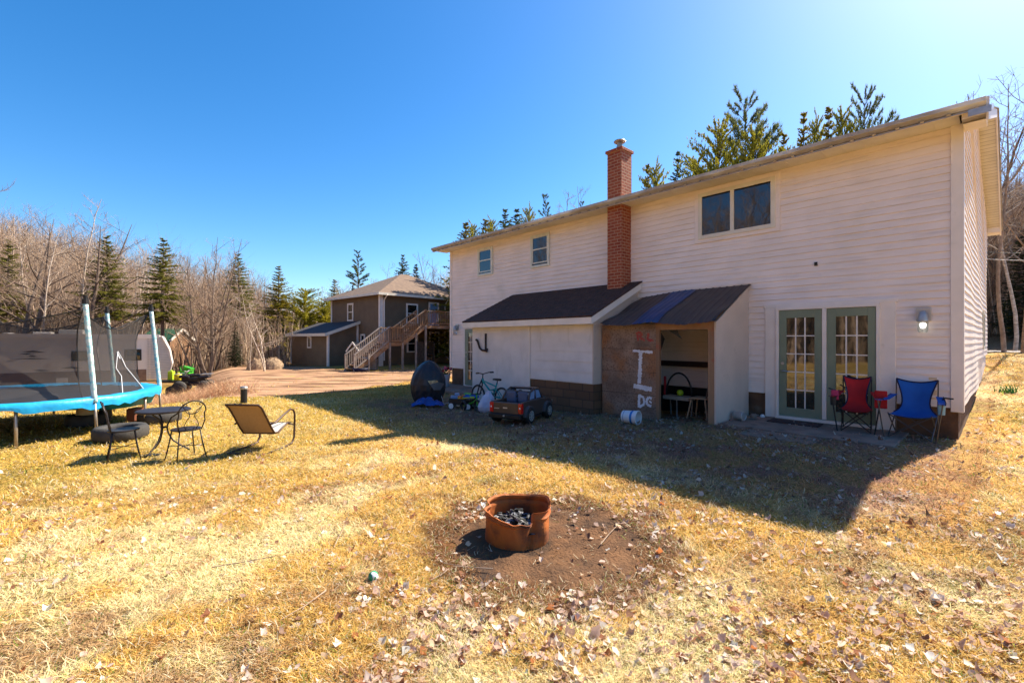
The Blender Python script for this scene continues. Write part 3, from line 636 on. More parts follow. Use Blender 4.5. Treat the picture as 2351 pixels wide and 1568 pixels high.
# ---------------- far brown house ----------------
FX, FY = -8.74, 30.4; FZ = float(T(FX, FY)) + .0
FH = math.atan2(.740, .672)   # local +x runs along the right-hand face, local +y along the left-hand face
A2 = E_('brown_house', (FX, FY, 0), FH, 'two storey brown clapboard house with hip roof across the driveway', 'house')
EZ = 4.62
def lap(mb, x0, y0, x1, y1, z0, z1, e=.13, d=.014, n=None):
    """laps on a wall from (x0,y0) to (x1,y1); outward side is to the right of the direction"""
    dx, dy = x1-x0, y1-y0; L_ = math.hypot(dx, dy); ox, oy = dy/L_, -dx/L_; z = z0
    while z < z1 - .01:
        t = min(z+e, z1); mb.add([(x0+ox*d, y0+oy*d, z), (x1+ox*d, y1+oy*d, z), (x1, y1, t), (x0, y0, t), (x0, y0, z), (x1, y1, z)], [(0,1,2,3),(4,5,1,0)]); z = t
    return mb
q = MB(); lap(q, 0, 0, 8.5, 0, .25, EZ); lap(q, 0, 6.9, 0, 0, .25, EZ); q.box(.01, .01, -.4, 8.4, 6.85, EZ); q.build('wall', M['taupe'], A2)
each('corner_trim', [(-.13, -.03, -.3, -.031, .12, EZ),(-.03, -.035, -.3, .14, -.016, EZ),(-.06, 6.85, -.3, .1, 7.0, EZ)], M['trimw'], A2, .01)
q = MB(); rv = [(-.45,-.45,EZ),(8.95,-.45,EZ),(8.95,7.35,EZ),(-.45,7.35,EZ),(3.9,3.45,EZ+2.0),(4.6,3.45,EZ+2.0)]
q.add([(a,b_,c+.1) for a,b_,c in rv]+[(a,b_,c) for a,b_,c in rv[:4]], [(0,1,5,4),(1,2,5),(2,3,4,5),(3,0,4),(0,6,7,1),(1,7,8,2),(2,8,9,3),(3,9,6,0),(6,9,8,7)]); q.build('roof', M['roofgrey'], A2)
q = MB(); q.box(-.48,-.49,EZ-.06,8.98,-.45,EZ+.1); q.box(-.49,-.45,EZ-.06,-.45,7.38,EZ+.1); q.build('eave_fascia', M['soffit'], A2)
q = MB(); q.tube([(1.0,5.6,EZ+.5),(1.0,5.6,EZ+1.15)], .05, 8); q.build('vent_pipe', M['dark'], A2)
def fwin(face, a0, a1, z0, z1, par, m='glass', door=False):
    t = .12; f = MB(); g_ = MB()
    def bx(mb, p, r_, c, s, dd, e0=-.016):
        if face == 'r': mb.box(p, -dd, c, r_, e0, s)
        else: mb.box(-dd, p, c, e0, r_, s)
    bx(f, a0, a0+t, z0, z1, .07); bx(f, a1-t, a1, z0, z1, .07); bx(f, a0+t, a1-t, z1-t, z1, .07); bx(f, a0+t, a1-t, z0, z0+t*.8, .07)
    if not door: bx(f, a0+t, a1-t, (z0+z1)/2-.03, (z0+z1)/2+.03, .05)
    w_ = f.build('door_frame' if door else 'window', M['trimw'], par, bevel=.01)
    bx(g_, a0+t, a1-t, z0+.08, z1-t, .035); g_.build('pane', M[m], w_)
fwin('r', 1.95, 2.95, 2.75, 4.15, A2); fwin('r', 3.9, 4.85, 2.5, 4.35, A2, 'winblue', True); fwin('r', 3.95, 4.9, .35, 2.2, A2); fwin('r', 2.0, 2.95, .7, 1.95, A2)
fwin('l', 3.6, 4.45, 2.95, 4.25, A2); fwin('l', 2.0, 2.6, 1.0, 2.0, A2)
MB().tube([(5.4,-.46,EZ-.02),(5.4,-.08,EZ-.4),(5.4,-.08,.4),(5.45,-.5,.12)], .045, 6).build('downspout', M['trimw'], A2); q = MB(); q.tube([(.18,-.5,EZ-.02),(.18,-.08,EZ-.35),(.18,-.08,.2)], .045, 6); q.build('downspout', M['trimw'], A2)
# low annex on the left face
q = MB(); q.prism([(-2.2,-.4),(-2.2,2.0),(-.02,2.78),(-.02,-.4)], 2.95, 9.0, 'y')
AV = [(b_, a, c) for (a, b_, c) in []]
q = MB(); q.add([(-2.2,2.95,-.4),(-2.2,9.0,-.4),(-.02,9.0,-.4),(-.02,2.95,-.4),(-2.2,2.95,2.0),(-2.2,9.0,2.0),(-.02,9.0,2.78),(-.02,2.95,2.78)], [(0,1,5,4),(1,2,6,5),(3,0,4,7),(4,5,6,7)])
lap(q, -2.2, 9.0, -2.2, 2.95, .1, 1.98); lap(q, -2.2, 2.95, -.02, 2.95, .1, 2.0); q.build('annex_wall', M['taupe'], A2)
q = MB(); q.add([(-2.55,2.7,1.96),(-2.55,9.2,1.96),(0,9.2,2.86),(0,2.7,2.86),(-2.55,2.7,2.03),(-2.55,9.2,2.03),(0,9.2,2.94),(0,2.7,2.94)], [(0,1,2,3),(7,6,5,4),(0,4,5,1),(1,5,6,2),(3,7,4,0)]); ar = q.build('annex_roof', M['roofdark'], A2)
q = MB(); q.box(-2.58,2.66,1.84,-2.552,9.2,2.035); q.beam((-2.56,2.68,1.93),(0,2.68,2.83),.03,.2); q.build('annex_fascia', M['soffit'], A2)
each('corner_trim', [(-2.28,2.88,-.2,-2.17,3.05,1.98),(-.16,2.90,-.2,-.02,2.947,2.7),(-2.26,8.95,-.2,-2.19,9.05,1.98)], M['trimw'], A2, 0)
q = MB(); w_ = MB(); w_.box(-2.27,5.5,1.0,-2.2,5.6,1.85); w_.box(-2.27,6.0,1.0,-2.2,6.1,1.85); w_.box(-2.27,5.6,1.75,-2.2,6.0,1.85); w_.box(-2.27,5.6,1.0,-2.2,6.0,1.08); w_ = w_.build('window', M['trimw'], A2); MB().box(-2.235,5.6,1.08,-2.2,6.0,1.75).build('pane', M['glass'], w_)
# outdoor stair and deck: along local x, out = -y
St = E_('outdoor_stair', (FX, FY, 0), FH, 'reddish wooden outdoor stair climbing to a railed second floor deck', 'stair')
yo, yi = -3.06, -2.05
def rail(mb, a, b_, h=.92, st=.15, posts=True):
    a = Vector(a); b_ = Vector(b_); L_ = (b_-a).length; up = Vector((0,0,1))
    mb.beam(a+up*h, b_+up*h, .12, .05); mb.beam(a+up*.1, b_+up*.1, .05, .08)
    k = int(L_/st)
    for i in range(1, k): p = a + (b_-a)*i/k; mb.beam(p+up*.1, p+up*h, .035, .035)
    if posts:
        for p in (a, b_): mb.beam(p-up*.15, p+up*(h+.02), .09, .09)
zg = float(T(-9.2, 25.3)); L1, L2 = 1.42, 2.55
fl = MB(); rl1 = MB(); rl2 = MB(); po = MB()
def flight(x0, z0, x1, z1):
    for y in (yo+.03, yi-.03): fl.beam((x0, y, z0-.1), (x1, y, z1-.1), .05, .25)
    n = int((z1-z0)/.18)
    for i in range(n): t = (i+.5)/n; fl.box(x0+(x1-x0)*t-.14, yo, z0+(z1-z0)*(i+1)/n-.04, x0+(x1-x0)*t+.14, yi, z0+(z1-z0)*(i+1)/n)
flight(-3.6, zg, -1.3, L1); flight(-.4, L1, 1.35, L2)
fl.box(-1.3, yo, L1-.04, -.4, yi, L1); fl.box(-1.3, yo-.02, L1-.2, -.4, yo+.02, L1-.04); fl.box(1.35, yo, L2-.04, 5.4, -.02, L2); fl.box(1.35, yo-.02, L2-.22, 5.4, yo+.02, L2-.04)
for y in (yo, yi): rail(rl1, (-3.6, y, zg+.05), (-1.3, y, L1+.05))
rail(rl2, (-1.3, yo, L1), (-.4, yo, L1)); rail(rl2, (-1.3, yi, L1), (-.4, yi, L1))
for y in (yo, yi): rail(rl2, (-.4, y, L1+.05), (1.35, y, L2+.05))
rail(rl2, (1.35, yo, L2), (5.4, yo, L2)); rail(rl2, (5.4, yo, L2), (5.4, -.1, L2))
for x, z in ((-2.7, .8), (-1.3, L1), (-.4, L1), (.6, L1+.6), (1.35, L2), (3.4, L2), (5.3, L2)): MB().beam((x, yo, -.3), (x, yo, z), .1, .1).build('support_post', M['greywood'], St)
fl.build('stair_treads', M['deckwood'], St); rl1.build('grey_railing', M['greywood'], St); rl2.build('deck_railing', M['deckwood'], St)
def fh(x, y): return FX + x*math.cos(FH) - y*math.sin(FH), FY + x*math.sin(FH) + y*math.cos(FH)
def put(o, x, y, z=None, rz=0):
    o.location = (x, y, float(T(x, y)) if z is None else z); o.rotation_euler = (0, 0, rz); return o
# crate, blue tub, kennel, wood rack
X, Y = gp(848, 850); q = MB()
for i in range(4): q.box(-.45, -.3, .05+.16*i, .45, -.27, .18+.16*i); q.box(-.45, .27, .05+.16*i, .45, .3, .18+.16*i); q.box(-.45,-.27,.05+.16*i,-.42,.27,.18+.16*i); q.box(.42,-.27,.05+.16*i,.45,.27,.18+.16*i)
o = put(q.build('slatted_crate', M['greywood']), X, Y, None, .1); tg(o, 'grey slatted wooden crate at the foot of the outdoor stair', 'crate')
q = MB(); q.ob((0,0,0),(.7,.4,.08),(0,0,.2)); q.ob((.1,.05,.07),(.3,.3,.1),(.1,.2,.9)); o = put(q.build('folded_cloth', M['white'], bevel=.02), X-.05, Y, float(T(X,Y))+.74); tg(o, 'white bundle lying on top of the slatted crate', 'cloth')
X, Y = gp(827, 853); q = MB(); q.lathe([(.0,.02),(.36,.02),(.42,.22),(.44,.22),(.38,0),(.0,0)], 18); o = put(q.build('blue_tub', M['navy'], smooth=True), X, Y); tg(o, 'low dark blue tub beside the slatted crate', 'tub')
kx, ky = fh(-1.9, .15); K_ = E_('dog_kennel', (kx, ky, 0), FH + .3, 'small gabled kennel with dark roof behind the stair foot', 'kennel')
q = MB(); q.prism([(-.4,0),(-.4,.95),(0,1.35),(.4,.95),(.4,0)], 0, 1.2, 'x'); q.build('kennel_body', M['taupe'], K_)
q = MB(); q.beam((-.1,-.55,.83),(-.1,.02,1.44),.03,.1); q.beam((-.1,.55,.83),(-.1,-.02,1.44),.03,.1); q.build('bargeboard', M['trimw'], K_)
q = MB(); q.prism([(-.52,.88),(0,1.42),(0,1.46),(-.54,.92)], -.08, 1.3, 'x'); q.prism([(.52,.88),(0,1.42),(0,1.46),(.54,.92)], -.08, 1.3, 'x'); q.build('roof', M['roofdark'], K_)
wx, wy = fh(3.0, -.9); Wr = E_('log_rack', (wx, wy, float(T(wx, wy))), FH, 'dark upright rack holding scraps under the deck', 'rack')
q = MB(); q.box(-.5,-.35,0,-.42,.35,1.6); q.box(.42,-.35,0,.5,.35,1.6); q.box(-.5,-.35,1.55,.5,.35,1.62); q.box(-.5,.3,0,.5,.35,1.6); q.box(-.42,-.3,.7,.42,.3,.76); q.build('rack_frame', M['barkdark'], Wr)
q = MB(); rg = random.Random(4)
for i in range(14): q.tube([(-.35+rg.random()*.7, -.32, .08+rg.random()*.5), (-.35+rg.random()*.7, .2, .08+rg.random()*.5)], .05, 6)
q.build('firewood', M['stud'], Wr)
wx, wy = fh(5.6, -3.2); q = MB(); q.box(-2.2,-.04,.75,.9,.04,.87)
for x in (-2.1, -.7, .8): q.box(x-.04,-.035,-.2,x+.04,.035,.8)
o = put(q.build('low_rail_fence', M['greywood']), wx, wy, None, FH); tg(o, 'low grey rail fence standing below the deck', 'fence')
# mounds
mo = overlay(mat('dry_cut_brush', (.36,.24,.15), (.18,.11,.07), rough=.95, scale=12, bump=1, bs=30), (.45,.33,.2), 25, .5, .65)
for i, (px, py, w_, lb) in enumerate(((592, 849, .62, 'tan round brush mound at the base of a leaning birch, left of two'), (627, 848, .68, 'tan round brush mound nearer the brown annex, right of two'))):
    X, Y = gp(px, py); vs = []; fs = []; n = 26
    for j in range(9):
        ph = j / 8 * math.pi / 2
        for k in range(n):
            t = 6.2832*k/n; rr = w_ * math.cos(ph) * (1 + .12*(float(vn(k*.9+i*7, j*1.3))-.5)); vs.append((rr*math.cos(t), rr*math.sin(t), -.1 + .82*math.sin(ph)*(1+.15*(float(vn(k*.7, j+5.5*i))-.5))))
    for j in range(8):
        for k in range(n): fs.append((j*n+k, j*n+(k+1)%n, (j+1)*n+(k+1)%n, (j+1)*n+k))
    q = MB().add(vs, fs); g_ = random.Random(i)
    for k in range(260):
        t = g_.uniform(0, 6.28); ph = g_.uniform(.1, 1.4); p = Vector((w_*math.cos(ph)*math.cos(t), w_*math.cos(ph)*math.sin(t), -.1+.8*math.sin(ph))); d = Vector((g_.uniform(-1,1), g_.uniform(-1,1), g_.uniform(-.3,.8))).normalized()*.16; s_ = Vector((.008,.008,0))
        q.add([p-s_, p+s_, p+d+Vector((0,0,.03))], [(0,1,2)])
    o = put(q.build('brush_mound', mo), X, Y); tg(o, lb, 'mound')

# ---------------- camper trailer ----------------
TZ = 24.0; CA = R(35); CT = E_('camper_trailer', (ray(395, TZ), TZ, -1.05), CA, 'long pale camper trailer with dark windows parked behind the trampoline', 'camper trailer')
def _ct(px): q = (px-1175.5)/1045; return (ray(395, TZ) - q*TZ) / (math.cos(CA) - q*math.sin(CA))
def tx(px): return -_ct(px)
def tz(py, px=390): return 1.6 - (py - 780) / 1045 * (TZ - _ct(px)*math.sin(CA)) + 1.05
camg = overlay(mat('camper_side_panel', (.78,.72,.69), (.68,.62,.59), rough=.45, scale=1.2), (.30,.2,.15), 1.2, .6, .8, amount=.5)
prof = [(-9.2, tz(871)), (tx(384), tz(871)), (tx(395), tz(836)), (tx(388), tz(803)), (tx(372), tz(772)), (tx(362), tz(770)), (-9.2, tz(768))]
q = MB(); q.prism(prof, 0, 2.5, 'y'); q.build('body', camg, CT, bevel=.03)
q = MB()
for i in range(26): z = tz(868) + i*.085; q.box(tx(338), -.03, z, tx(392 - abs(z - 1.25)*9) , -.001, z+.035)
q.build('corrugated_nose_panel', mat('camper_white_ribs', (.62,.58,.55), rough=.4), CT)
q = MB(); q.box(-9.2, -.035, tz(777), tx(366), .02, tz(768)); q.beam((tx(370),-.015,tz(771)), (tx(388),-.015,tz(803)), .04, .12, (0,1,0)); q.beam((tx(388),-.015,tz(803)), (tx(395),-.015,tz(836)), .04, .1, (0,1,0)); q.beam((tx(395),-.015,tz(836)), (tx(385),-.015,tz(870)), .04, .1, (0,1,0)); q.box(tx(342),-.03,tz(868),tx(346),0,tz(775)); q.build('edge_trim', M['trimw'], CT)
q = MB(); q.box(-9.2,-.008,tz(871),tx(336),-.001,tz(846)); q.build('lower_band', mat('brown_lower_band', (.24,.15,.11), (.17,.10,.08), rough=.4), CT)
for x0, x1, z0, z1 in ((163,214,829,806), (285,325,828,802)):
    w_ = MB().box(tx(x0), -.03, tz(z0,x0), tx(x1), -.001, tz(z1,x0)).build('window', M['dark'], CT, bevel=.05); MB().box(tx(x0)+.06, -.036, tz(z0,x0)+.06, tx(x1)-.06, -.031, tz(z1,x0)-.06).build('pane', M['glass'], w_)
dk = mat('dark_decal', (.05,.045,.05)); q = MB()
for px, py, L_, h in ((50,808,56,3.2),(44,813,40,2),(60,818,30,2.4),(35,824,80,2),(140,845,50,2.4),(75,850,40,1.6),(78,853,38,1.6)):
    q.add([(tx(px),-.012,tz(py,px)),(tx(px+L_*.45),-.012,tz(py-h,px)),(tx(px+L_),-.012,tz(py+h*.6,px)),(tx(px+L_*.5),-.012,tz(py+h*.7,px))],[(0,1,2,3)])
q.build('swoosh_decal', dk, CT)
q = MB(); q.box(tx(0),.3,tz(769),tx(14),1.2,tz(766)); q.box(tx(128),.5,tz(769),tx(186),1.6,tz(759)); q.build('roof_air_conditioner', mat('camper_roof_unit', (.5,.45,.42)), CT, bevel=.05); q = MB(); q.box(tx(67),.5,tz(769),tx(112),1.1,tz(764)); q.build('roof_vent', M['trimw'], CT, bevel=.03)
q = MB(); q.box(tx(129),-.02,tz(878-8),tx(156),-.009,tz(859)); q.build('white_hatch', M['white'], CT, bevel=.01)
for x in (-4.6, -3.8):
    w_ = MB().lathe([(.2,-.12),(.36,-.1),(.38,0),(.36,.1),(.2,.12)], 20, (x, .3, .38), 'y', True, True).build('wheel', M['rubber'], CT, smooth=True); MB().lathe([(.05,-.14),(.2,-.125)], 14, (x,.3,.38), 'y', True).build('rim', M['white'], w_)
q = MB(); q.beam((tx(384),.6,.5),(.9,1.25,.45),.08,.1); q.beam((tx(384),1.9,.5),(.9,1.25,.45),.08,.1); q.build('tow_frame', M['dark'], CT)
# garden shed behind the camper
X = ray(362, 33); G_ = E_('garden_shed', (X, 33, float(T(X,33))), 0, 'small green roofed shed peeking out behind the camper', 'shed')
gz = float(T(X,33)); q = MB(); q.box(-.9,0,-.2,.9,2.2,1.75-gz-.2); q.prism([(0,1.75-gz-.2),(2.2,1.75-gz-.2),(1.1,2.35-gz)], .85, .9, 'x'); q.build('shed_wall', M['stud'], G_)
q = MB(); q.prism([(-.2,1.7-gz-.25),(1.1,2.35-gz),(1.1,2.42-gz),(-.25,1.75-gz-.25)], -1.3, 1.05, 'x'); q.prism([(2.4,1.7-gz-.25),(1.1,2.35-gz),(1.1,2.42-gz),(2.45,1.75-gz-.25)], -1.3, 1.05, 'x'); q.build('shed_roof', mat('green_roof_panels', (.03,.13,.07)), G_)
q = MB(); q.beam((1.06,-.23,1.5-gz),(1.06,1.1,2.38-gz),.03,.16); q.beam((1.06,2.43,1.5-gz),(1.06,1.1,2.38-gz),.03,.16); q.build('bargeboard', M['trimw'], G_)
# utility trailer with garden things, ATV
d = 22.0; zb = float(T(ray(410, d), d)); X0 = ray(408, d)
U = E_('utility_trailer', (X0, d, zb), 0, 'low dark flat utility trailer beside the camper', 'trailer')
th_ = 1.6 - (871-780)/1045*d - zb
MB().box(-.65,-.5,th_-.12,.65,.8,th_-.03).build('trailer_bed', M['dark'], U, bevel=.01); q = MB(); q.lathe([(.05,-.08),(.24,-.07),(.24,.07),(.05,.08)], 16, (.1,-.55,.24), 'y', True, True); q.build('wheel', M['rubber'], U, smooth=True); MB().beam((.6,.1,th_-.1),(1.2,.1,th_-.25),.06,.06).build('tow_bar', M['dark'], U)
zt_ = zb + th_ - .03
q = MB(); q.lathe([(0,0),(.15,0),(.17,.05),(.17,.25),(.12,.32),(.05,.34),(.05,.38),(0,.38)], 14); o = q.build('yellow_jug', M['yel'], smooth=True); o.location = (ray(418,d), d-.25, zt_); tg(o, 'yellow and white jug standing on the utility trailer', 'jug')
q = MB(); q.ob((0,0,.22),(.24,.2,.42)); q.ob((0,0,.46),(.1,.1,.06)); o = q.build('lime_jug', M['lime'], bevel=.04); o.location = (ray(397,d), d-.1, zt_); tg(o, 'lime green can leaning by the camper nose', 'fuel can')
q = MB(); q.ob((.05,0,.35),(.5,.4,.2),(0,-.15,.1)); q.ob((.2,0,.52),(.35,.3,.16),(0,.3,0)); q.tube([(-.2,.1,.2),(-.3,.1,.6),(-.05,.1,.66)], .03, 6); q.tube([(.25,.1,.5),(.35,.1,.75)], .025, 6); q.ob((0,0,.12),(.5,.35,.2)); o = q.build('garden_blower', M['grn'], bevel=.04); o.location = (ray(412,d), d+.35, zt_); tg(o, 'bright green garden machine on the utility trailer', 'garden machine')
d = 21.5; X0 = ray(446, d); zb = float(T(X0, d)); AT = E_('quad_bike', (X0, d, zb), R(200), 'dark quad bike parked by dry brush near the camper', 'quad bike')
q = MB(); q.ob((0,0,.62),(.95,.38,.2)); q.ob((.35,0,.75),(.42,.55,.14),(0,-.1,0)); q.ob((-.42,0,.72),(.45,.6,.12),(0,.12,0)); q.ob((-.02,0,.80),(.55,.26,.12)); q.ob((0,0,.42),(.5,.3,.2)); q.build('body', M['steelblk'], AT, bevel=.05)
q = MB(); q.tube([(.3,-.35,1.02),(.28,0,.98),(.3,.35,1.02)], .022, 6); q.tube([(.38,0,.8),(.28,0,.98)], .02, 6)
for y in (-.25, 0, .25): q.tube([(-.75,y,.86),(-.3,y,.86)], .014, 5); q.tube([(.4,y,.9),(.75,y,.88)], .014, 5)
q.build('handlebar_and_racks', M['lampmetal'], AT)
for x in (-.48, .48):
    for y in (-.42, .42):
        w_ = MB().lathe([(.12,-.12),(.27,-.11),(.29,0),(.27,.11),(.12,.12)], 16, (x,y,.29), 'y', True, True).build('wheel', M['rubber'], AT, smooth=True)

# ---------------- trampoline ----------------
tc_ = (-9.9, 9.0); rad = 2.3; tzg = -.22; fz = .50
TR = E_('trampoline', (tc_[0], tc_[1], tzg), 0, 'round trampoline with bright blue pad and sagging black safety net', 'trampoline')
fz = fz - tzg
angs = [R(a) for a in (-16, 42, 90, 150, 205, 262)]
def TP(a, r, z): return (r*math.cos(a), r*math.sin(a), z)
q = MB(); vs = [(0,0,fz-.01)]; n = 64
for k in range(n): vs.append(TP(6.2832*k/n, rad-.27, fz))
q.add(vs, [(0,k+1,(k+1)%n+1) for k in range(n)]); q.build('jumping_mat', M['mat'], TR)
q = MB(); vs = []; n = 120; g_ = random.Random(2); rows = [(rad-.30,.012),(rad-.15,.045),(rad,.05),(rad+.05,.02),(rad+.055,-.03),(rad+.05,-.09)]
for j, (r_, z) in enumerate(rows):
    for k in range(n):
        a = 6.2832*k/n; dr = (float(vn(k*.55, 3.1))-.5); sg = .5+.5*math.cos((a-angs[0])*6*1.0)
        zz = z + .02*(float(vn(k*.9, j*2.7))-.5) - (.055*dr + .03*sg if j >= 4 else 0) * (2.2 if j == 5 else 1); vs.append(TP(a, r_ + .02*(float(vn(k*.7, j*1.9+8))-.5), fz+zz))
q.add(vs, [(j*n+k, j*n+(k+1)%n, (j+1)*n+(k+1)%n, (j+1)*n+k) for j in range(len(rows)-1) for k in range(n)]); q.build('safety_pad', M['cyanpad'], TR, smooth=True)
q = MB(); q.tube([TP(6.2832*k/48, rad-.02, fz-.03) for k in range(48)], .022, 6, closed=True); q.build('frame_ring', M['galv'], TR)
for i, a in enumerate(angs):
    for s_ in (-.0, ):
        aL = R((-41, 14, 66, 120, 178, 232)[i])
        q = MB(); q.tube([TP(aL, rad-.03, fz-.03), TP(aL, rad-.03, .0)], .024, 8); q.build('leg', M['galv'], TR, smooth=True)
    q = MB(); q.tube([TP(a, rad+.02, fz+.02), TP(a+.01, rad+.05, .0)], .024, 8); q.build('leg', M['galv'], TR, smooth=True)
foam = overlay(mat('pole_foam_sleeve', (.30,.58,.62), (.22,.48,.55), rough=.6, bump=.5, bs=18, scale=10), (.70,.72,.66), 11, .44, .55, stretch=(1,1,1.4), amount=.75)
netm = bpy.data.materials.new('black_net_mesh'); netm.use_nodes = True; nt = netm.node_tree; bb = nt.nodes['Principled BSDF']; bb.inputs['Base Color'].default_value = (.025,.02,.02,1); bb.inputs['Roughness'].default_value = .8
tb = nt.nodes.new('ShaderNodeBsdfTransparent'); ms = nt.nodes.new('ShaderNodeMixShader'); ms.inputs[0].default_value = .56
nt.links.new(tb.outputs[0], ms.inputs[1]); nt.links.new(bb.outputs[0], ms.inputs[2]); nt.links.new(ms.outputs[0], nt.nodes['Material Output'].inputs[0])
ptop = {}
for i, a in enumerate(angs):
    q = MB(); n = 36; b0 = Vector(TP(a, rad+.03, fz-.05)); t0 = Vector(TP(a, rad-.02, 2.48)); t0.x -= .14; pts = [b0 + (t0-b0)*k/n for k in range(n+1)]; ptop[i] = t0
    q.tube(pts, [.038 + .006*(random.Random(k+i*50).random()) for k in range(n+1)], 9); q.build('pole', foam, TR, smooth=True)
    q = MB(); q.tube([t0, t0+Vector((0,0,.09))], [.052,.05], 10); q.tube([t0+Vector((0,0,.09)), t0+Vector((0,0,.16))], [.03,.034], 10); q.build('pole_cap', M['dark'], TR)
q = MB(); rope = MB(); seams = MB(); nn = 14; nz_ = 8
for i in range(6):
    j = (i+1) % 6; a0 = angs[i]; a1 = angs[j] + (6.2832 if j == 0 else 0); grid = []
    for u in range(nn+1):
        t = u/nn; sag = .34 * 4*t*(1-t)*(1 - .25*abs(2*t-1)); A_ = ptop[i]*(1-t) + ptop[j]*t; top = A_ - Vector((0,0,sag+.10)); ctr = Vector((0,0,top.z)); top = ctr + (top-ctr)*(.955 - .05*4*t*(1-t))
        ab = a0 + (a1-a0)*t; bot = Vector(TP(ab, rad-.30, fz+.01)); col_ = []
        for k in range(nz_+1):
            w_ = k/nz_; p = bot*(1-w_) + top*w_; cc = Vector((0,0,p.z)); p = cc + (p-cc)*(1 - .07*math.sin(w_*3.14) - .012*math.sin(u*2.2+k*1.3+i)); col_.append(p)
        grid.append(col_)
    base = len(q.v); vs = [p for c in grid for p in c]; q.add(vs, [(u*(nz_+1)+k, (u+1)*(nz_+1)+k, (u+1)*(nz_+1)+k+1, u*(nz_+1)+k+1) for u in range(nn) for k in range(nz_)])
    rope.tube([c[-1] for c in grid], .011, 5); rope.tube([grid[0][-1], ptop[i]+Vector((0,0,-.02))], .008, 4)
    MB().tube(grid[0], .012, 4).build('net_seam', M['dark'], TR)
    if i == 0:
        c = grid[8]; lace = MB(); lace.tube([c[5]*1.0, c[4]*1.02]+[], .012, 5)
        lace.tube([grid[8][5]*1.01, grid[7][3]*1.01, grid[7][2]*1.01, grid[5][0]*1.02], .007, 5); lace.tube([grid[8][5]*1.01, grid[9][4]*1.01, grid[9][3]*1.01, grid[10][2]*1.01, grid[11][0]*1.02], .008, 5)
q.build('safety_net', netm, TR, smooth=True); rope.build('net_edge_cord', M['dark'], TR); lace.build('door_lacing', M['white'], TR)

# tyres
def tyre(px, py, w_, lb, h=.24, wob=0):
    X, Y = gp(px, py); Y += w_*.45; X = ray(px, Y)
    q = MB(); R_ = w_/2; q.lathe([(R_*.62,.02),(R_*.9,0),(R_,.05),(R_*1.01,h*.5),(R_,h-.05),(R_*.9,h),(R_*.62,h-.01),(R_*.58,h-.04),(R_*.60,h*.5),(R_*.58,.03),(R_*.62,.02)], 36)
    o = put(q.build('discarded_tyre_ring', M['rubber'], smooth=True), X, Y); tg(o, lb, 'tyre', 'old tyres lying on the lawn'); return X, Y, h
tyre(278, 1021, .80, 'large grey old tyre lying behind the empty iron chair'); tyre(367, 975, .78, 'old tyre lying just behind the round iron table')
X, Y, h = tyre(198, 983, .66, 'dark old tyre topped with a tan dome under the trampoline')
q = MB(); q.lathe([(.18,0),(.17,.05),(.15,.07),(.14,.14),(.10,.2),(.04,.235),(0,.24)], 18); o = q.build('tan_dome_lid', mat('tan_plastic', (.6,.42,.22)), smooth=True); o.location = (X+.02, Y, float(T(X,Y))+h); tg(o, 'tan ridged dome resting on a dark tyre under the trampoline', 'dome')
X, Y = gp(242, 968); q = MB(); q.lathe([(.1,-.06),(.17,-.05),(.18,0),(.17,.05),(.1,.06)], 18, (0,0,.18), 'x', True, True); q.tube([(-.02,.1,.18),(-.25,.12,.5)], .015, 5); o = put(q.build('small_wheel', M['rubber'], smooth=True), X, Y, None, .3); tg(o, 'small grey toy wheel standing beside the dark tyre', 'wheel')
X, Y = gp(155, 978); WT = E_('water_play_table', (X+.45, Y+.5, float(T(X,Y))), .1, 'teal plastic play table on brown legs under the trampoline', 'play table')
q = MB(); q.prism([(-.68,.30),(-.7,.56),(.72,.56),(.62,.36),(.2,.30)], -.3, .35, 'y'); q.build('tray', mat('teal_plastic', (.02,.33,.36), (.02,.24,.28), rough=.4), WT, bevel=.03)
for x in (-.5, .5): MB().ob((x,0,.15),(.18,.3,.3)).build('leg', mat('brown_plastic', (.22,.07,.035)), WT, bevel=.03)
# vent post
X, Y = gp(560, 926); q = MB(); q.lathe([(.085,-.1),(.085,.42),(.0,.42)], 18); pv = E_('vent_post', (X, Y, float(T(X,Y))), 0, 'short black upright pipe with a grey cap on the lawn', 'vent pipe'); q.build('pipe', M['dark'], pv, smooth=False); q = MB(); q.lathe([(.095,.40),(.1,.44),(.085,.475),(0,.48)], 18); q.build('cap', M['lampmetal'], pv)

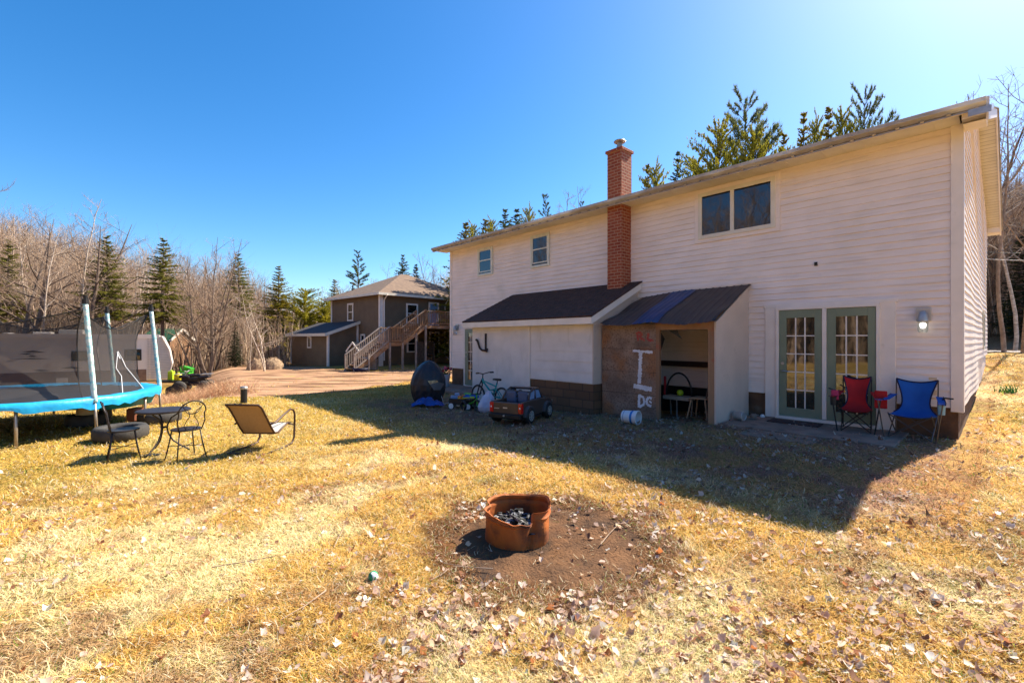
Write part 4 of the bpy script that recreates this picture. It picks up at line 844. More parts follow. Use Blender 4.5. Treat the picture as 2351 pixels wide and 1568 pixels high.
# ---------------- wrought iron bistro set ----------------
X, Y = ray(376, 7.35), 7.35; BT = E_('bistro_table', (X, Y, float(T(X,Y))), 0, 'round dark iron table with three curved legs on the lawn', 'table')
q = MB(); q.lathe([(0,.655),(.35,.655),(.365,.665),(.365,.68),(.35,.69),(0,.69)], 36); q.build('table_top', M['steelblk'], BT, smooth=False)
q = MB(); q.tube([(.05*math.cos(t/4*6.28),.05*math.sin(t/4*6.28),.40) for t in range(4)], .012, 5, closed=True)
for k in range(3):
    a = k*2.094 + .5; cs, sn = math.cos(a), math.sin(a)
    q.tube([(cs*r_, sn*r_, z) for r_, z in ((.24,.655),(.20,.62),(.10,.55),(.05,.44),(.045,.38),(.06,.30),(.12,.18),(.22,.09),(.31,.03),(.34,.0))], .012, 6)
q.build('legs', M['steelblk'], BT, smooth=True)
def bistro_chair(label):
    c = E_('bistro_chair', (0,0,0), 0, label, 'chair', 'iron bistro chairs')
    q = MB(); q.lathe([(0,.445),(.185,.44),(.195,.45),(.195,.46),(.18,.465),(0,.455)], 28); q.build('seat', M['steelblk'], c, smooth=False)
    for x, y in ((.16,.15),(-.16,.15),(.16,-.15),(-.16,-.15)):
        MB().tube([(x*.85,y*.85,.44),(x*1.05,y*1.05,.2),(x*1.25,y*1.3,.0)], .010, 6).build('leg', M['steelblk'], c, smooth=True)
    q = MB(); q.tube([(.18,.17,.2),(-.18,-.17,.2)], .006, 5); q.tube([(-.18,.17,.2),(.18,-.17,.2)], .006, 5); q.build('cross_stretcher', M['steelblk'], c)
    q = MB(); o = []
    for t in range(17):
        a = math.pi*t/16; o.append((.19*math.cos(a)*(1.0 if t not in (0,16) else .9), -.17-.07*math.sin(a)-.02, .70+.20*math.sin(a)))
    q.tube([(.15,-.14,.44)]+[(.185,-.175,.58)]+o+[(-.185,-.175,.58),(-.15,-.14,.44)], .010, 6)
    def sc(pts, r_=.006): q.tube([(x, -.16-.08*(z-.44)/.46, z) for x, z in pts], r_, 5)
    for s_ in (1,-1):
        sc([(s_*.06,.46),(s_*.10,.52),(s_*.07,.60),(s_*.03,.66),(s_*.05,.74),(s_*.12,.80),(s_*.14,.85),(s_*.10,.87),(s_*.08,.84),(s_*.10,.82)])
        sc([(s_*.02,.46),(s_*.06,.50),(s_*.08,.48),(s_*.06,.46)]); sc([(s_*.0,.70),(s_*.07,.72),(s_*.11,.78)])
    sc([(.07,.72),(.04,.70),(-.04,.70),(-.07,.72)]); q.build('scrolled_back', M['steelblk'], c, smooth=True); return c
c1 = bistro_chair('empty iron bistro chair seen edge-on, leftmost of the set'); X, Y = ray(284, 6.9), 6.9; put(c1, X, Y, None, R(-48))
c2 = dup(c1, (0,0,0), 0, 1, 'iron bistro chair with scrolled back, right of the round table'); X, Y = ray(427, 6.95), 6.95; put(c2, X, Y, None, R(58))
X, Y = gp(348, 1048); q = MB(); q.ob((0,0,.02),(.22,.12,.03),(0,0,.3)); o = put(q.build('dark_paver', M['dark'], bevel=.006), X, Y, None); tg(o, 'flat dark block lying under the iron table', 'block')
# ---------------- sling patio chair ----------------
X, Y = gp(608, 1029); LC = E_('sling_chair', (X, Y+.05, float(T(X,Y))), R(-4), 'tan sling patio chair with bronze frame seen from behind', 'patio chair')
bk = [(-.62,.80),(-.54,.74),(-.40,.55),(-.28,.38),(-.20,.29)]; st_ = [(-.20,.29),(-.10,.28),(.06,.35),(.19,.39),(.25,.375)]
def sheet(prof, hw, m, name, par, th=.006):
    vs = []; 
    for y, z in prof:
        for x in (-hw, 0, hw): vs.append((x, y, z - (.012 if x == 0 else 0)))
    n = len(prof); return MB().add(vs, [(i*3+j, i*3+j+1, (i+1)*3+j+1, (i+1)*3+j) for i in range(n-1) for j in range(2)]).build(name, m, par, smooth=True)
sheet(bk, .25, M['tan_sling'], 'backrest', LC); sheet(st_, .25, mat('pale_sling_seat', (.72,.66,.55), rough=.8), 'seat', LC)
q = MB()
for s_ in (-1, 1):
    q.tube([(s_*.265,y,z) for y,z in bk[:-1]] + [(s_*.265,y,z) for y,z in st_], .016, 8)
q.tube([(-.265,-.62,.80),(.265,-.62,.80)], .016, 8); q.tube([(-.265,-.20,.28),(.265,-.20,.28)], .012, 8); q.tube([(-.265,.25,.37),(.265,.25,.37)], .014, 8); q.build('seat_frame', M['bronze'], LC, smooth=True)
for s_ in (-1, 1):
    q = MB(); q.tube([(s_*.29,-.36,.46),(s_*.31,-.24,.47),(s_*.315,-.02,.56),(s_*.315,.18,.62),(s_*.315,.27,.59),(s_*.315,.31,.52),(s_*.31,.31,.30),(s_*.31,.30,.12),(s_*.31,.24,.035),(s_*.31,.1,.018),(s_*.31,-.50,.018)], .017, 8); q.tube([(s_*.265,.2,.37),(s_*.31,.31,.33)], .012, 6); q.build('arm_and_leg', M['bronze'], LC, smooth=True)
MB().tube([(-.31,-.50,.018),(.31,-.50,.018)], .017, 8).build('base_bar', M['bronze'], LC); 

# ---------------- burn barrel ----------------
X, Y = .04, 3.72; BB = E_('burn_barrel', (X, Y, float(T(X,Y))), 0, 'cut down rusty orange steel drum with dented rim', 'fire drum')
vs = []; n = 96; hs_ = [0,.02,.06,.11,.16,.20,.215,.225,.235,.25,.262,.272]
def bwall(inner):
    out = []
    for z in hs_:
        for k in range(n):
            a = 6.2832*k/n; t = z/.272; r_ = .262 + (.006 if abs(z-.225) < .012 or z > .27 else 0)
            ad = (a - R(-62) + math.pi) % 6.2832 - math.pi; dent = .078 * math.exp(-((ad+.15-.35*t)/(.10+.10*t))**2) * (.35+.65*t) ; ad2 = (a - R(-84) + math.pi) % 6.2832 - math.pi; dent += .02*math.exp(-(ad2/.12)**2)*t
            ad3 = (a - R(175) + math.pi) % 6.2832 - math.pi; dent += .05 * math.exp(-(ad3/.22)**2) * t
            bulge = .022*math.exp(-((ad-.42)/.22)**2)*math.sin(math.pi*min(1,t*1.15))
            r2 = r_ + (.008 if abs(z-.225) < .006 or z > .268 else 0) - dent + bulge - (.004 if inner else 0); stp = min(1, max(0, (.20-ad)/.16)) * min(1, max(0, (ad+1.5)/.9)); zz = z * (1 - .24*stp*t*t) * (1 + .03*math.sin(a*3+1)*t + .11*math.exp(-((a-R(20))/.8)**2)*t) + (.008*(float(vn(k*.5, 2.2))-.5) if z > .25 else 0)
            out.append((r2*math.cos(a), r2*math.sin(a), zz))
    return out
q = MB(); m_ = len(hs_); q.add(bwall(False)+bwall(True), [(j*n+k, j*n+(k+1)%n, (j+1)*n+(k+1)%n, (j+1)*n+k) for j in range(m_-1) for k in range(n)] + [(m_*n+j*n+k, m_*n+(j+1)*n+k, m_*n+(j+1)*n+(k+1)%n, m_*n+j*n+(k+1)%n) for j in range(m_-1) for k in range(n)] + [((m_-1)*n+k, (m_-1)*n+(k+1)%n, (2*m_-1)*n+(k+1)%n, (2*m_-1)*n+k) for k in range(n)])
q.build('drum_wall', M['rust'], BB, smooth=False)
q = MB(); vs = [(0,0,.13)]; 
for j in range(1, 9):
    for k in range(32): a = 6.2832*k/32; r_ = .25*j/8; vs.append((r_*math.cos(a), r_*math.sin(a), .12 + .05*(float(vn(r_*30*math.cos(a)+9, r_*30*math.sin(a)))-.4)*(1-j/9)))
fs = [(0,k+1,(k+1)%32+1) for k in range(32)] + [(1+j*32+k, 1+j*32+(k+1)%32, 1+(j+1)*32+(k+1)%32, 1+(j+1)*32+k) for j in range(7) for k in range(32)]
q.add(vs, fs); g_ = random.Random(3)
for k in range(26):
    a = g_.uniform(0,6.28); r_ = g_.uniform(0,.18); q.ob((r_*math.cos(a), r_*math.sin(a), .15+g_.uniform(0,.03)), (g_.uniform(.03,.09), g_.uniform(.015,.03), g_.uniform(.01,.02)), (g_.uniform(-.5,.5), g_.uniform(-.5,.5), g_.uniform(0,3)))
q.build('ash_and_coals', M['char'], BB)
# twigs on the lawn
g_ = random.Random(12)
twg = []
for i, (px, py) in enumerate(((1075,1310),(1010,1330),(1500,1190),(780,1240),(700,1400),(1640,1350),(1850,1260),(1400,1235),(560,1300))):
    X, Y = gp(px, py); a = g_.uniform(0, 6.28); L_ = g_.uniform(.15,.45); z = float(T(X,Y)); p = Vector((X,Y,z+.03)); d_ = Vector((math.cos(a), math.sin(a), .0)); s_ = Vector((-math.sin(a), math.cos(a), 0))
    q = MB(); q.tube([p-d_*L_/2, p+s_*.02*L_, p+d_*L_/2+Vector((0,0,.01))], [.005,.004,.002], 5); q.tube([p, p+d_*L_*.25+s_*L_*.2+Vector((0,0,.03))], [.003,.0015], 4)
    for j, v in enumerate(q.v): q.v[j] = (v[0]-X, v[1]-Y, v[2]-z)
    o = q.build('fallen_twig', M['bark']); o.location = (X, Y, z); tg(o, 'short forked grey twig lying in the straw grass', 'twig', 'twigs dropped on the lawn')
X, Y = gp(857, 1338); q = MB(); 
bl = MB().lathe([(.0001,0)]+[(.033*math.sin(t*math.pi/12), .033-.033*math.cos(t*math.pi/12)) for t in range(1,12)]+[(.0001,.066)], 20).build('toy_ball', overlay(mat('striped_ball', (.02,.30,.13), (.02,.22,.10), rough=.4), (.7,.75,.72), 1, .54, .56, detail=0, stretch=(34,34,4)), smooth=True)
put(bl, X, Y, float(T(X,Y))+.012); tg(bl, 'small green and white ball in the foreground grass', 'ball')
# ---------------- ride-on pickup ----------------
X, Y = .22, 9.85; TK = E_('ride_on_truck', (X, Y, float(T(X+.2,Y))), R(-29.5), 'bronze ride-on toy pickup truck with red tail lights by the lean-to', 'toy truck')
# local: +y forward, x right; length 1.5, width .78
q = MB(); q.prism([(-.70,.20),(-.72,.46),(-.20,.47),(-.18,.40),(-.66,.38),(-.66,.20)], -.37, .37, 'x')
q = MB()
for s_ in (-1, 1):
    x0, x1 = (.30, .37) if s_ > 0 else (-.37, -.30)
    q.prism([(-.71,.22),(-.71,.47),(-.2,.475),(.05,.475),(.42,.46),(.74,.40),(.76,.20),(.55,.16),(.3,.16),(-.25,.16),(-.5,.18)], x0, x1, 'x')
q.box(-.30,-.71,.22,.30,-.66,.46); q.box(-.30,-.66,.20,.30,-.05,.30); q.prism([(.30,.30),(.30,.49),(.5,.485),(.74,.42),(.77,.30),(.77,.18),(.6,.18)], -.30, .30, 'x'); q.build('body', M['greybrown'], TK, bevel=.018)
q = MB()
for y in (-.42, .46):
    for s_ in (-1, 1):
        pts = [(y + .215*math.cos(a), .17 + .215*math.sin(a)) for a in [math.pi*k/10 for k in range(11)]]; pi_ = [(y + .175*math.cos(a), .17 + .175*math.sin(a)) for a in [math.pi*k/10 for k in range(11)]][::-1]
        q.prism(pts+pi_, s_*.36 if s_ > 0 else -.42, .42 if s_ > 0 else -.36, 'x')
q.build('fender_flares', mat('grey_fender', (.10,.085,.09), rough=.4), TK, bevel=.006)
q = MB()
for s_ in (-1, 1):
    q.tube([(s_*.32,.34,.47),(s_*.29,.20,.66),(s_*.28,-.02,.69),(s_*.29,-.20,.62),(s_*.31,-.30,.47)], .022, 8); q.tube([(s_*.31,.02,.46),(s_*.285,.02,.68)], .02, 8)
q.tube([(-.29,.2,.66),(.29,.2,.66)], .022, 8); q.tube([(-.29,-.19,.63),(.29,-.19,.63)], .022, 8); q.box(-.28,-.0,.68,.28,.19,.70); q.build('cab_frame', M['greybrown'], TK, smooth=True)
for s_ in (-1, 1): MB().prism([(.05,.48),(.32,.48),(.20,.64),(.05,.66)], s_*.295, s_*.305, 'x').build('side_window', M['winblue'], TK); MB().prism([(-.24,.48),(-.02,.48),(-.02,.66),(-.17,.61)], s_*.295, s_*.305, 'x').build('side_window', M['winblue'], TK)
q = MB(); q.ob((-.14,-.12,.40),(.22,.2,.16)); q.ob((.14,-.12,.40),(.22,.2,.16)); q.ob((-.14,-.23,.52),(.22,.05,.22)); q.ob((.14,-.23,.52),(.22,.05,.22)); q.build('seats', mat('dull_blue_seat', (.10,.12,.20)), TK, bevel=.02)
q = MB(); q.tube([(-.14+.07*math.cos(t*.628), .16+.02*math.sin(t*.628), .55+.07*math.sin(t*.628)) for t in range(10)], .01, 6, closed=True); q.build('steering_wheel', M['dark'], TK)
q = MB(); q.box(-.37,-.78,.14,.37,-.70,.23); q.box(-.36,.74,.14,.36,.80,.26); q.box(-.345,-.6,.10,.345,.6,.16); q.build('bumpers', M['dark'], TK, bevel=.015)
for s_ in (-1, 1):
    q = MB(); q.box(s_*.375 if s_ < 0 else .29, -.722, .25, -.29 if s_ < 0 else .375, -.64, .45); q.build('tail_light', mat('red_lens', (.65,.01,.01), rough=.15), TK, bevel=.008)
    MB().lathe([(.018,-.728),(.0,-.73)], 10, (s_*.335,0,.36), 'y').build('lamp_core', M['white'], TK)
q = MB(); q.box(-.06,-.716,.335,.04,-.712,.36); q.box(-.27,-.716,.325,-.15,-.712,.338); q.ob((0,-.79,.2),(.03,.02,.03)); q.build('badges', M['lighttrim'], TK)
q = MB(); q.ob((.31,.755,.36),(.1,.05,.06)); q.ob((-.31,.755,.36),(.1,.05,.06)); q.build('headlights', M['lighttrim'], TK, bevel=.01)
for y in (-.42, .46):
    for s_ in (-1, 1):
        w_ = MB().lathe([(.10,-.075),(.165,-.07),(.18,-.045),(.18,.045),(.165,.07),(.10,.075)], 28, (s_*.37,y,.18), 'x').build('wheel', M['dark'], TK, smooth=True)
        q = MB(); q.lathe([(.105,.068),(.105,.078),(.092,.078),(.09,.066)], 28, (s_*.37,y,.18), 'x'); q.lathe([(.03,.068),(.03,.082),(0.001,.086)], 12, (s_*.37,y,.18), 'x')
        for k in range(8): a = k*.785+.2; q.beam((s_*.37+.074, y+.02*math.cos(a), .18+.02*math.sin(a)), (s_*.37+.072, y+.1*math.cos(a), .18+.1*math.sin(a)), .016, .012, (1,0,0))
        if s_ < 0: q.v = [(2*(-.37)-v[0], v[1], v[2]) for v in q.v]
        q.build('rim', M['lighttrim'], w_); MB().lathe([(.1,.03),(.001,.03)], 16, (s_*.37,y,.18), 'x').build('hub_backing', M['dark'], w_)
# things in the bed
# ---------------- bicycle ----------------
bx, by = wor(-8.35, -2.45); BK = E_('kids_bicycle', (bx, by, float(T(bx,by))), TH, "teal child's mountain bike standing against the white lean-to", 'bicycle')
def wheel(x, par, r_=.27):
    w_ = MB().tube([(x+r_*math.cos(t*math.pi/16), 0, r_+.0+r_*math.sin(t*math.pi/16)) for t in range(32)], .024, 7, closed=True).build('wheel', M['dark'], par, smooth=True)
    q = MB(); q.tube([(x+(r_-.03)*math.cos(t*math.pi/16), 0, r_+(r_-.03)*math.sin(t*math.pi/16)) for t in range(32)], .008, 5, closed=True)
    for k in range(20): a = k*.314; q.tube([(x, .02*(-1)**k, r_), (x+(r_-.03)*math.cos(a), 0, r_+(r_-.03)*math.sin(a))], .0018, 3)
    q.tube([(x,-.04,r_),(x,.04,r_)], .018, 8); q.build('rim', M['lampmetal'], w_)
wheel(0, BK); wheel(-1.0, BK)
q = MB(); q.tube([(-.78,0,.66),(-.36,0,.33)], .024, 8); q.tube([(-.78,0,.68),(-.22,0,.56)], .02, 8); q.tube([(-.36,0,.30),(-.20,0,.66)], .018, 8); q.tube([(-.36,.03,.30),(0,.05,.27)], .012, 6); q.tube([(-.36,-.03,.30),(0,-.05,.27)], .012, 6); q.tube([(-.23,.02,.52),(0,.05,.27)], .011, 6); q.tube([(-.23,-.02,.52),(0,-.05,.27)], .011, 6); q.tube([(-.76,0,.60),(-.80,0,.74)], .026, 8); q.tube([(-.5,0,.45),(-.3,0,.48)], .02, 8); q.build('frame', M['teal'], BK, smooth=True)
q = MB(); q.tube([(-.81,0,.74),(-.84,.0,.70),(-.88,.05,.55),(-.99,.055,.27)], .018, 6); q.tube([(-.84,0,.70),(-.88,-.05,.55),(-.99,-.055,.27)], .018, 6); q.build('fork', M['dark'], BK)
q = MB(); q.tube([(-.80,0,.74),(-.79,0,.86)], .016, 6); q.tube([(-.70,-.30,.90),(-.76,-.18,.90),(-.79,0,.86),(-.76,.18,.90),(-.70,.30,.90)], .014, 6); q.tube([(-.70,-.30,.90),(-.73,-.2,.90)], .022, 8); q.tube([(-.70,.30,.90),(-.73,.2,.90)], .022, 8); q.build('handlebar', M['dark'], BK)
q = MB(); q.prism([(-.34,.73),(-.32,.77),(-.14,.78),(-.06,.77),(-.07,.72),(-.2,.72)], -.045, .045, 'y'); q.tube([(-.20,0,.62),(-.18,0,.73)], .014, 6); q.build('saddle', M['dark'], BK, bevel=.012)
q = MB(); q.lathe([(.07,-.01),(.07,.01)], 16, (-.36,-.05,.30), 'y', True, True); q.tube([(-.36,-.07,.30),(-.30,-.08,.18)], .01, 5); q.ob((-.29,-.11,.17),(.08,.06,.02)); q.tube([(-.36,.07,.30),(-.42,.08,.42)], .01, 5); q.ob((-.43,.11,.43),(.08,.06,.02)); q.build('crank', M['dark'], BK)
# ---------------- covered barbecue ----------------
X, Y = gp(982, 932); Y += .35; X = ray(983, Y); BQ = E_('covered_barbecue', (X, Y, float(T(X,Y))), .25, 'tall barbecue under a torn black cover on the lawn', 'barbecue')
vs = []; n = 28; hz = [.0,.05,.15,.28,.42,.58,.74,.88,.98,1.07,1.14,1.19,1.225,1.24]; rr = [.40,.40,.44,.48,.52,.535,.50,.44,.38,.30,.23,.15,.07,.01]
for j, (z, r_) in enumerate(zip(hz, rr)):
    for k in range(n):
        a = 6.2832*k/n; sq = 1/ (abs(math.cos(a))**3 + abs(math.sin(a)/.72)**3)**(1/3)
        f_ = -.07*abs(math.sin(a*2.5+z*1.6+.5))**.6 + .03 + .018*math.sin(a*7+z*3) + .11*(float(vn(k*.8+z*3, z*3.3+2))-.5) + .02*math.sin(a*13-z*9)
        vs.append((r_*sq*math.cos(a)*.93*(1+f_)+.02*z, r_*sq*math.sin(a)*(1+f_), z + (.012*math.sin(a*5) if 0 < j < 12 else 0)))
q = MB().add(vs, [(j*n+k, j*n+(k+1)%n, (j+1)*n+(k+1)%n, (j+1)*n+k) for j in range(len(hz)-1) for k in range(n)]); q.build('cover', M['bbq'], BQ, smooth=False)
q = MB(); q.add([(-.04,-.415,.70),(.2,-.44,.715),(.25,-.42,.66),(.12,-.445,.63),(.02,-.43,.60)], [(0,1,2,3,4)]); o = q.build('tear_showing_lid', mat('warm_metal_lid', (.55,.38,.18), (.25,.15,.08), scale=14, rough=.35), BQ)
q = MB(); q.add([(.02,-.43,.60),(.12,-.45,.63),(.25,-.43,.66),(.42,-.30,.60),(.30,-.44,.44),(.12,-.50,.45)], [(0,1,5),(1,2,5),(2,4,5),(2,3,4)]); q.build('torn_flap', mat('faded_flap', (.10,.09,.09)), BQ)
q = MB()
for s_ in (-.25,.25): q.lathe([(.03,-.02),(.05,-.02),(.05,.02),(.03,.02)], 12, (s_,-.3,.05), 'y', True, True)
q.build('casters', M['dark'], BQ)
# blue tarp heap
X, Y = gp(982, 936); vs = []; n = 26
for j in range(13):
    for k in range(n): x = -.42+.84*k/(n-1); y = -.2+.38*j/12; e = max(0, 1-(x/.44)**2)*max(0, 1-((y+.01)/.21)**2); vs.append((x*(1+.1*math.sin(y*20)), y, .015+.26*e**.6*(.25+.9*float(vn(x*9+3, y*11)))+.03*float(vn(x*40,y*40))*(e>0)))
o = put(MB().add(vs, [(j*n+k, j*n+k+1, (j+1)*n+k+1, (j+1)*n+k) for j in range(12) for k in range(n-1)]).build('blue_tarp', M['bluetarp']), X, Y, None, .1); tg(o, 'crumpled bright blue tarp at the foot of the covered barbecue', 'tarp')
# planter with flowers by the left back door
px_, py_ = wor(-13.5, -.78); PL = E_('flower_planter', (px_, py_, -.11), 0, 'large white tub of pink and red flowers by the left door', 'planter')
q = MB(); q.lathe([(.16,0),(.22,.42),(.235,.42),(.235,.45),(.2,.45),(.19,.38)], 24, capb=True); q.build('tub', mat('white_tub', (.62,.58,.62)), PL, smooth=False)
q = MB(); g_ = random.Random(6)
for k in range(80): a = g_.uniform(0,6.28); r_ = g_.uniform(0,.24); z = .45+g_.uniform(0,.2)*(1-r_*2); q.ob((r_*math.cos(a), r_*math.sin(a), z), (.07,.035,.008), (g_.uniform(-1,1),g_.uniform(-1,1),a))
q.build('foliage', M['leafgreen'], PL)
pk = MB(); rd_ = MB()
for k in range(22): a = g_.uniform(0,6.28); r_ = g_.uniform(0,.22); (pk if k % 3 else rd_).lathe([(.001,-.03),(.035,-.01),(.045,.01),(.02,.03),(.001,.025)], 7, (r_*math.cos(a)+.03, r_*math.sin(a)-.03, .58+g_.uniform(-.06,.16)*(1-r_*2)))
pk.build('pink_blooms', M['pink'], PL); rd_.build('red_blooms', M['red'], PL)
# wagon with toys
X, Y = gp(1062, 940); Y += .12; WG = E_('toy_wagon', (X, Y, float(T(X,Y))), -.35, 'black toy wagon with white wheels loaded with bright toys', 'wagon')
q = MB(); q.box(-.32,-.18,.12,.32,.18,.15); q.box(-.32,-.18,.15,.32,-.165,.27); q.box(-.32,.165,.15,.32,.18,.27); q.box(-.32,-.165,.15,-.305,.165,.27); q.box(.305,-.165,.15,.32,.165,.27); q.build('wagon_box', M['dark'], WG, bevel=.006)
for x in (-.24,.24):
    for y in (-.2,.2):
        w_ = MB().lathe([(.07,-.02),(.085,-.02),(.085,.02),(.07,.02)], 20, (x,y,.085), 'y').build('wheel', M['dark'], WG); MB().lathe([(.072,-.022),(.072,.022)], 20, (x,y,.085), 'y', True, True).build('rim', M['white'], w_)
MB().tube([(-.32,0,.15),(-.55,-.03,.1),(-.62,-.03,.3)], .012, 6).build('pull_handle', M['lampmetal'], WG)
zz = float(T(X,Y))
def toy(name, mk, m, dx, dy, dz, lb, cat, rot=0, bev=.01):
    q = MB(); mk(q); o = q.build(name, m, bevel=bev); c_, s_ = math.cos(-.35), math.sin(-.35); o.location = (X+dx*c_-dy*s_, Y+dx*s_+dy*c_, zz+dz); o.rotation_euler = (0,0,rot); tg(o, lb, cat)
toy('toy_boat', lambda q: (q.ob((0,0,.05),(.3,.12,.08),(0,.1,0)), q.ob((.02,0,.12),(.12,.1,.08))), M['winblue'], -.2, 0, .24, 'pale blue toy lying on the left end of the wagon load', 'toy', .3)
toy('toy_block', lambda q: (q.ob((0,0,.05),(.14,.12,.12),(0,.2,0)), q.ob((.08,0,.08),(.06,.08,.1))), M['orange'], -.02, -.08, .23, 'red-orange toy piece in the middle of the wagon load', 'toy', .8)
toy('toy_shovel', lambda q: (q.ob((0,0,.03),(.35,.05,.03)), q.ob((.2,0,.04),(.12,.11,.05))), M['yel'], .08, -.08, .26, 'yellow toy piece beside the orange one on the wagon', 'toy', .1)
toy('toy_board', lambda q: (q.ob((0,0,.02),(.42,.14,.04),(.1,.03,0)), q.ob((0,.06,.05),(.3,.03,.05))), M['blue'], .2, .06, .29, 'flat blue toy board lying across the wagon', 'toy', .1)
toy('toy_scoop', lambda q: (q.ob((0,0,.06),(.22,.16,.1),(.2,.1,0)), q.tube([(.1,0,.08),(.25,0,.12)], .02, 6)), M['grn'], .08, .16, .27, 'green toy scoop at the back of the wagon load', 'toy', -.3)
# balance trike, bag
X, Y = gp(1084, 944); TT = E_('green_tricycle', (X, Y+.1, float(T(X,Y))), -.9, 'small green and black tricycle behind the toy truck', 'tricycle')
for x, y, r_ in ((.22,0,.13),(-.2,.14,.1),(-.2,-.14,.1)): MB().tube([(x+r_*math.cos(t*.393), y, r_+.02+r_*math.sin(t*.393)) for t in range(16)], .028, 7, closed=True).build('wheel', M['dark'], TT, smooth=True)
q = MB(); q.tube([(.22,0,.14),(.18,0,.42)], .018, 6); q.tube([(.18,0,.3),(0,0,.2),(-.2,0,.14)], .022, 6); q.tube([(-.2,-.14,.12),(-.2,.14,.12)], .012, 5); q.build('frame', M['grn'], TT); q = MB(); q.ob((-.1,0,.27),(.2,.14,.05)); q.tube([(.17,-.16,.45),(.18,0,.43),(.17,.16,.45)], .015, 6); q.build('seat_and_bars', M['dark'], TT, bevel=.01)
X, Y = gp(1116, 948); vs = []; n = 28; hz = [0,.06,.14,.22,.30,.38,.45,.52]; rr = [.14,.19,.21,.19,.16,.13,.07,.05]
for j, (z, r_) in enumerate(zip(hz, rr)):
    for k in range(n): a = 6.2832*k/n; f_ = 1+.25*(float(vn(k*.6+4, z*8))-.5)+.06*math.sin(a*6+z*9); vs.append((r_*f_*math.cos(a)+.12*z, r_*.75*f_*math.sin(a), z))
o = put(MB().add(vs, [(j*n+k, j*n+(k+1)%n, (j+1)*n+(k+1)%n, (j+1)*n+k) for j in range(len(hz)-1) for k in range(n)]+[tuple((len(hz)-1)*n+k for k in range(n))]).build('plastic_bag', M['bag']), X, Y+.1); tg(o, 'pale lilac crumpled plastic bag beside the toy truck tailgate', 'bag')
# bucket on its side
X, Y = gp(1466, 976); BU = E_('white_bucket', (X-.12, Y+.14, float(T(X,Y))+.135), 0, 'white plastic bucket with blue band lying on its side by the shed', 'bucket')
BU.rotation_euler = (0, 0, R(-42))
q = MB(); q.lathe([(.0,-.15),(.115,-.15),(.135,.15),(.142,.15),(.142,.17),(.128,.17),(.126,.15),(.108,-.14),(.0,-.14)], 30, (0,0,0), 'x'); q.build('pail', M['white'], BU, smooth=False); q = MB(); q.lathe([(.1285,.035),(.1325,.085)], 30, (0,0,0), 'x'); q.lathe([(.119,-.11),(.1195,-.10)], 30, (0,0,0), 'x'); q.build('blue_band', M['winblue'] if 0 else mat('blue_label', (.03,.2,.55)), BU)
q = MB()
for k, (a, x0, L_) in enumerate(((-1.3,-.08,.07),(-1.5,-.06,.05),(-1.1,-.07,.05),(-1.7,-.08,.08))): q.ob((x0+.03, .1255*math.cos(a), .1255*math.sin(a)), (L_,.012,.002), (a+1.57,0,0))
q.build('label_marks', M['winblue'], BU); q = MB(); q.tube([(.16,.14*math.cos(t*.314-2.2),.14*math.sin(t*.314-2.2)) for t in range(8)], .003, 4); q.build('wire_handle', M['lampmetal'], BU)
# toy kitchen/basket in shed
sx, sy = wor(-4.38, -.75); KX = E_('toy_basket_stand', (sx, sy, float(T(sx,sy))), TH, 'pale tray toy with arched handle inside the open shed', 'toy stand')
q = MB(); q.box(-.3,-.16,.36,.3,.16,.44); q.build('tray', mat('dull_cream', (.42,.36,.30)), KX, bevel=.012); q = MB(); q.tube([(.30*math.cos(t*math.pi/14), 0, .44+.5*math.sin(t*math.pi/14)) for t in range(15)], .02, 8); q.build('arched_handle', M['dark'], KX, smooth=True)
q = MB()
for x in (-.26,.26): q.tube([(x,.1,.36),(x*.9,.1,0)], .016, 6)
q.tube([(0,-.1,.36),(0.02,-.12,0)], .014, 6); q.build('stand_legs', M['lampmetal'], KX)
q = MB(); q.tube([(-.33,0,.44),(-.33,0,.85)], .03, 8); q.build('red_post', mat('red_plastic', (.4,.02,.03)), KX)
q = MB(); q.lathe([(0.001,0),(.06,.02),(.075,.07),(.06,.12),(0.001,.14)], 16); o = q.build('yellow_green_ball', M['lime'], smooth=True); o.location = (sx+.02, sy-.02, float(T(sx,sy))+.44); tg(o, 'yellow-green ball sitting on the tray inside the shed', 'ball')
sx, sy = wor(-3.83, -.85); CH = E_('wooden_chair', (sx, sy, float(T(sx,sy))+.0), TH + R(90), 'bare wooden chair with pale legs inside the open shed', 'chair')
pn = mat('pale_pine', (.50,.33,.20), rough=.6)
MB().box(-.19,-.19,.42,.19,.19,.45).build('seat', pn, CH, bevel=.008)
for x, y in ((.16,.16),(-.16,.16),(.16,-.16),(-.16,-.16)): MB().tube([(x*.9,y*.9,.42),(x*1.25,y*1.35,0)], [.018,.014], 7).build('leg', pn, CH)
q = MB(); q.tube([(-.15,-.17,.45),(-.16,-.26,.9)], .014, 6); q.tube([(.15,-.17,.45),(.16,-.26,.9)], .014, 6); q.box(-.17,-.27,.78,.17,-.25,.92); q.tube([(0,-.18,.45),(0,-.25,.8)], .01, 6); q.build('backrest', M['barkdark'], CH)
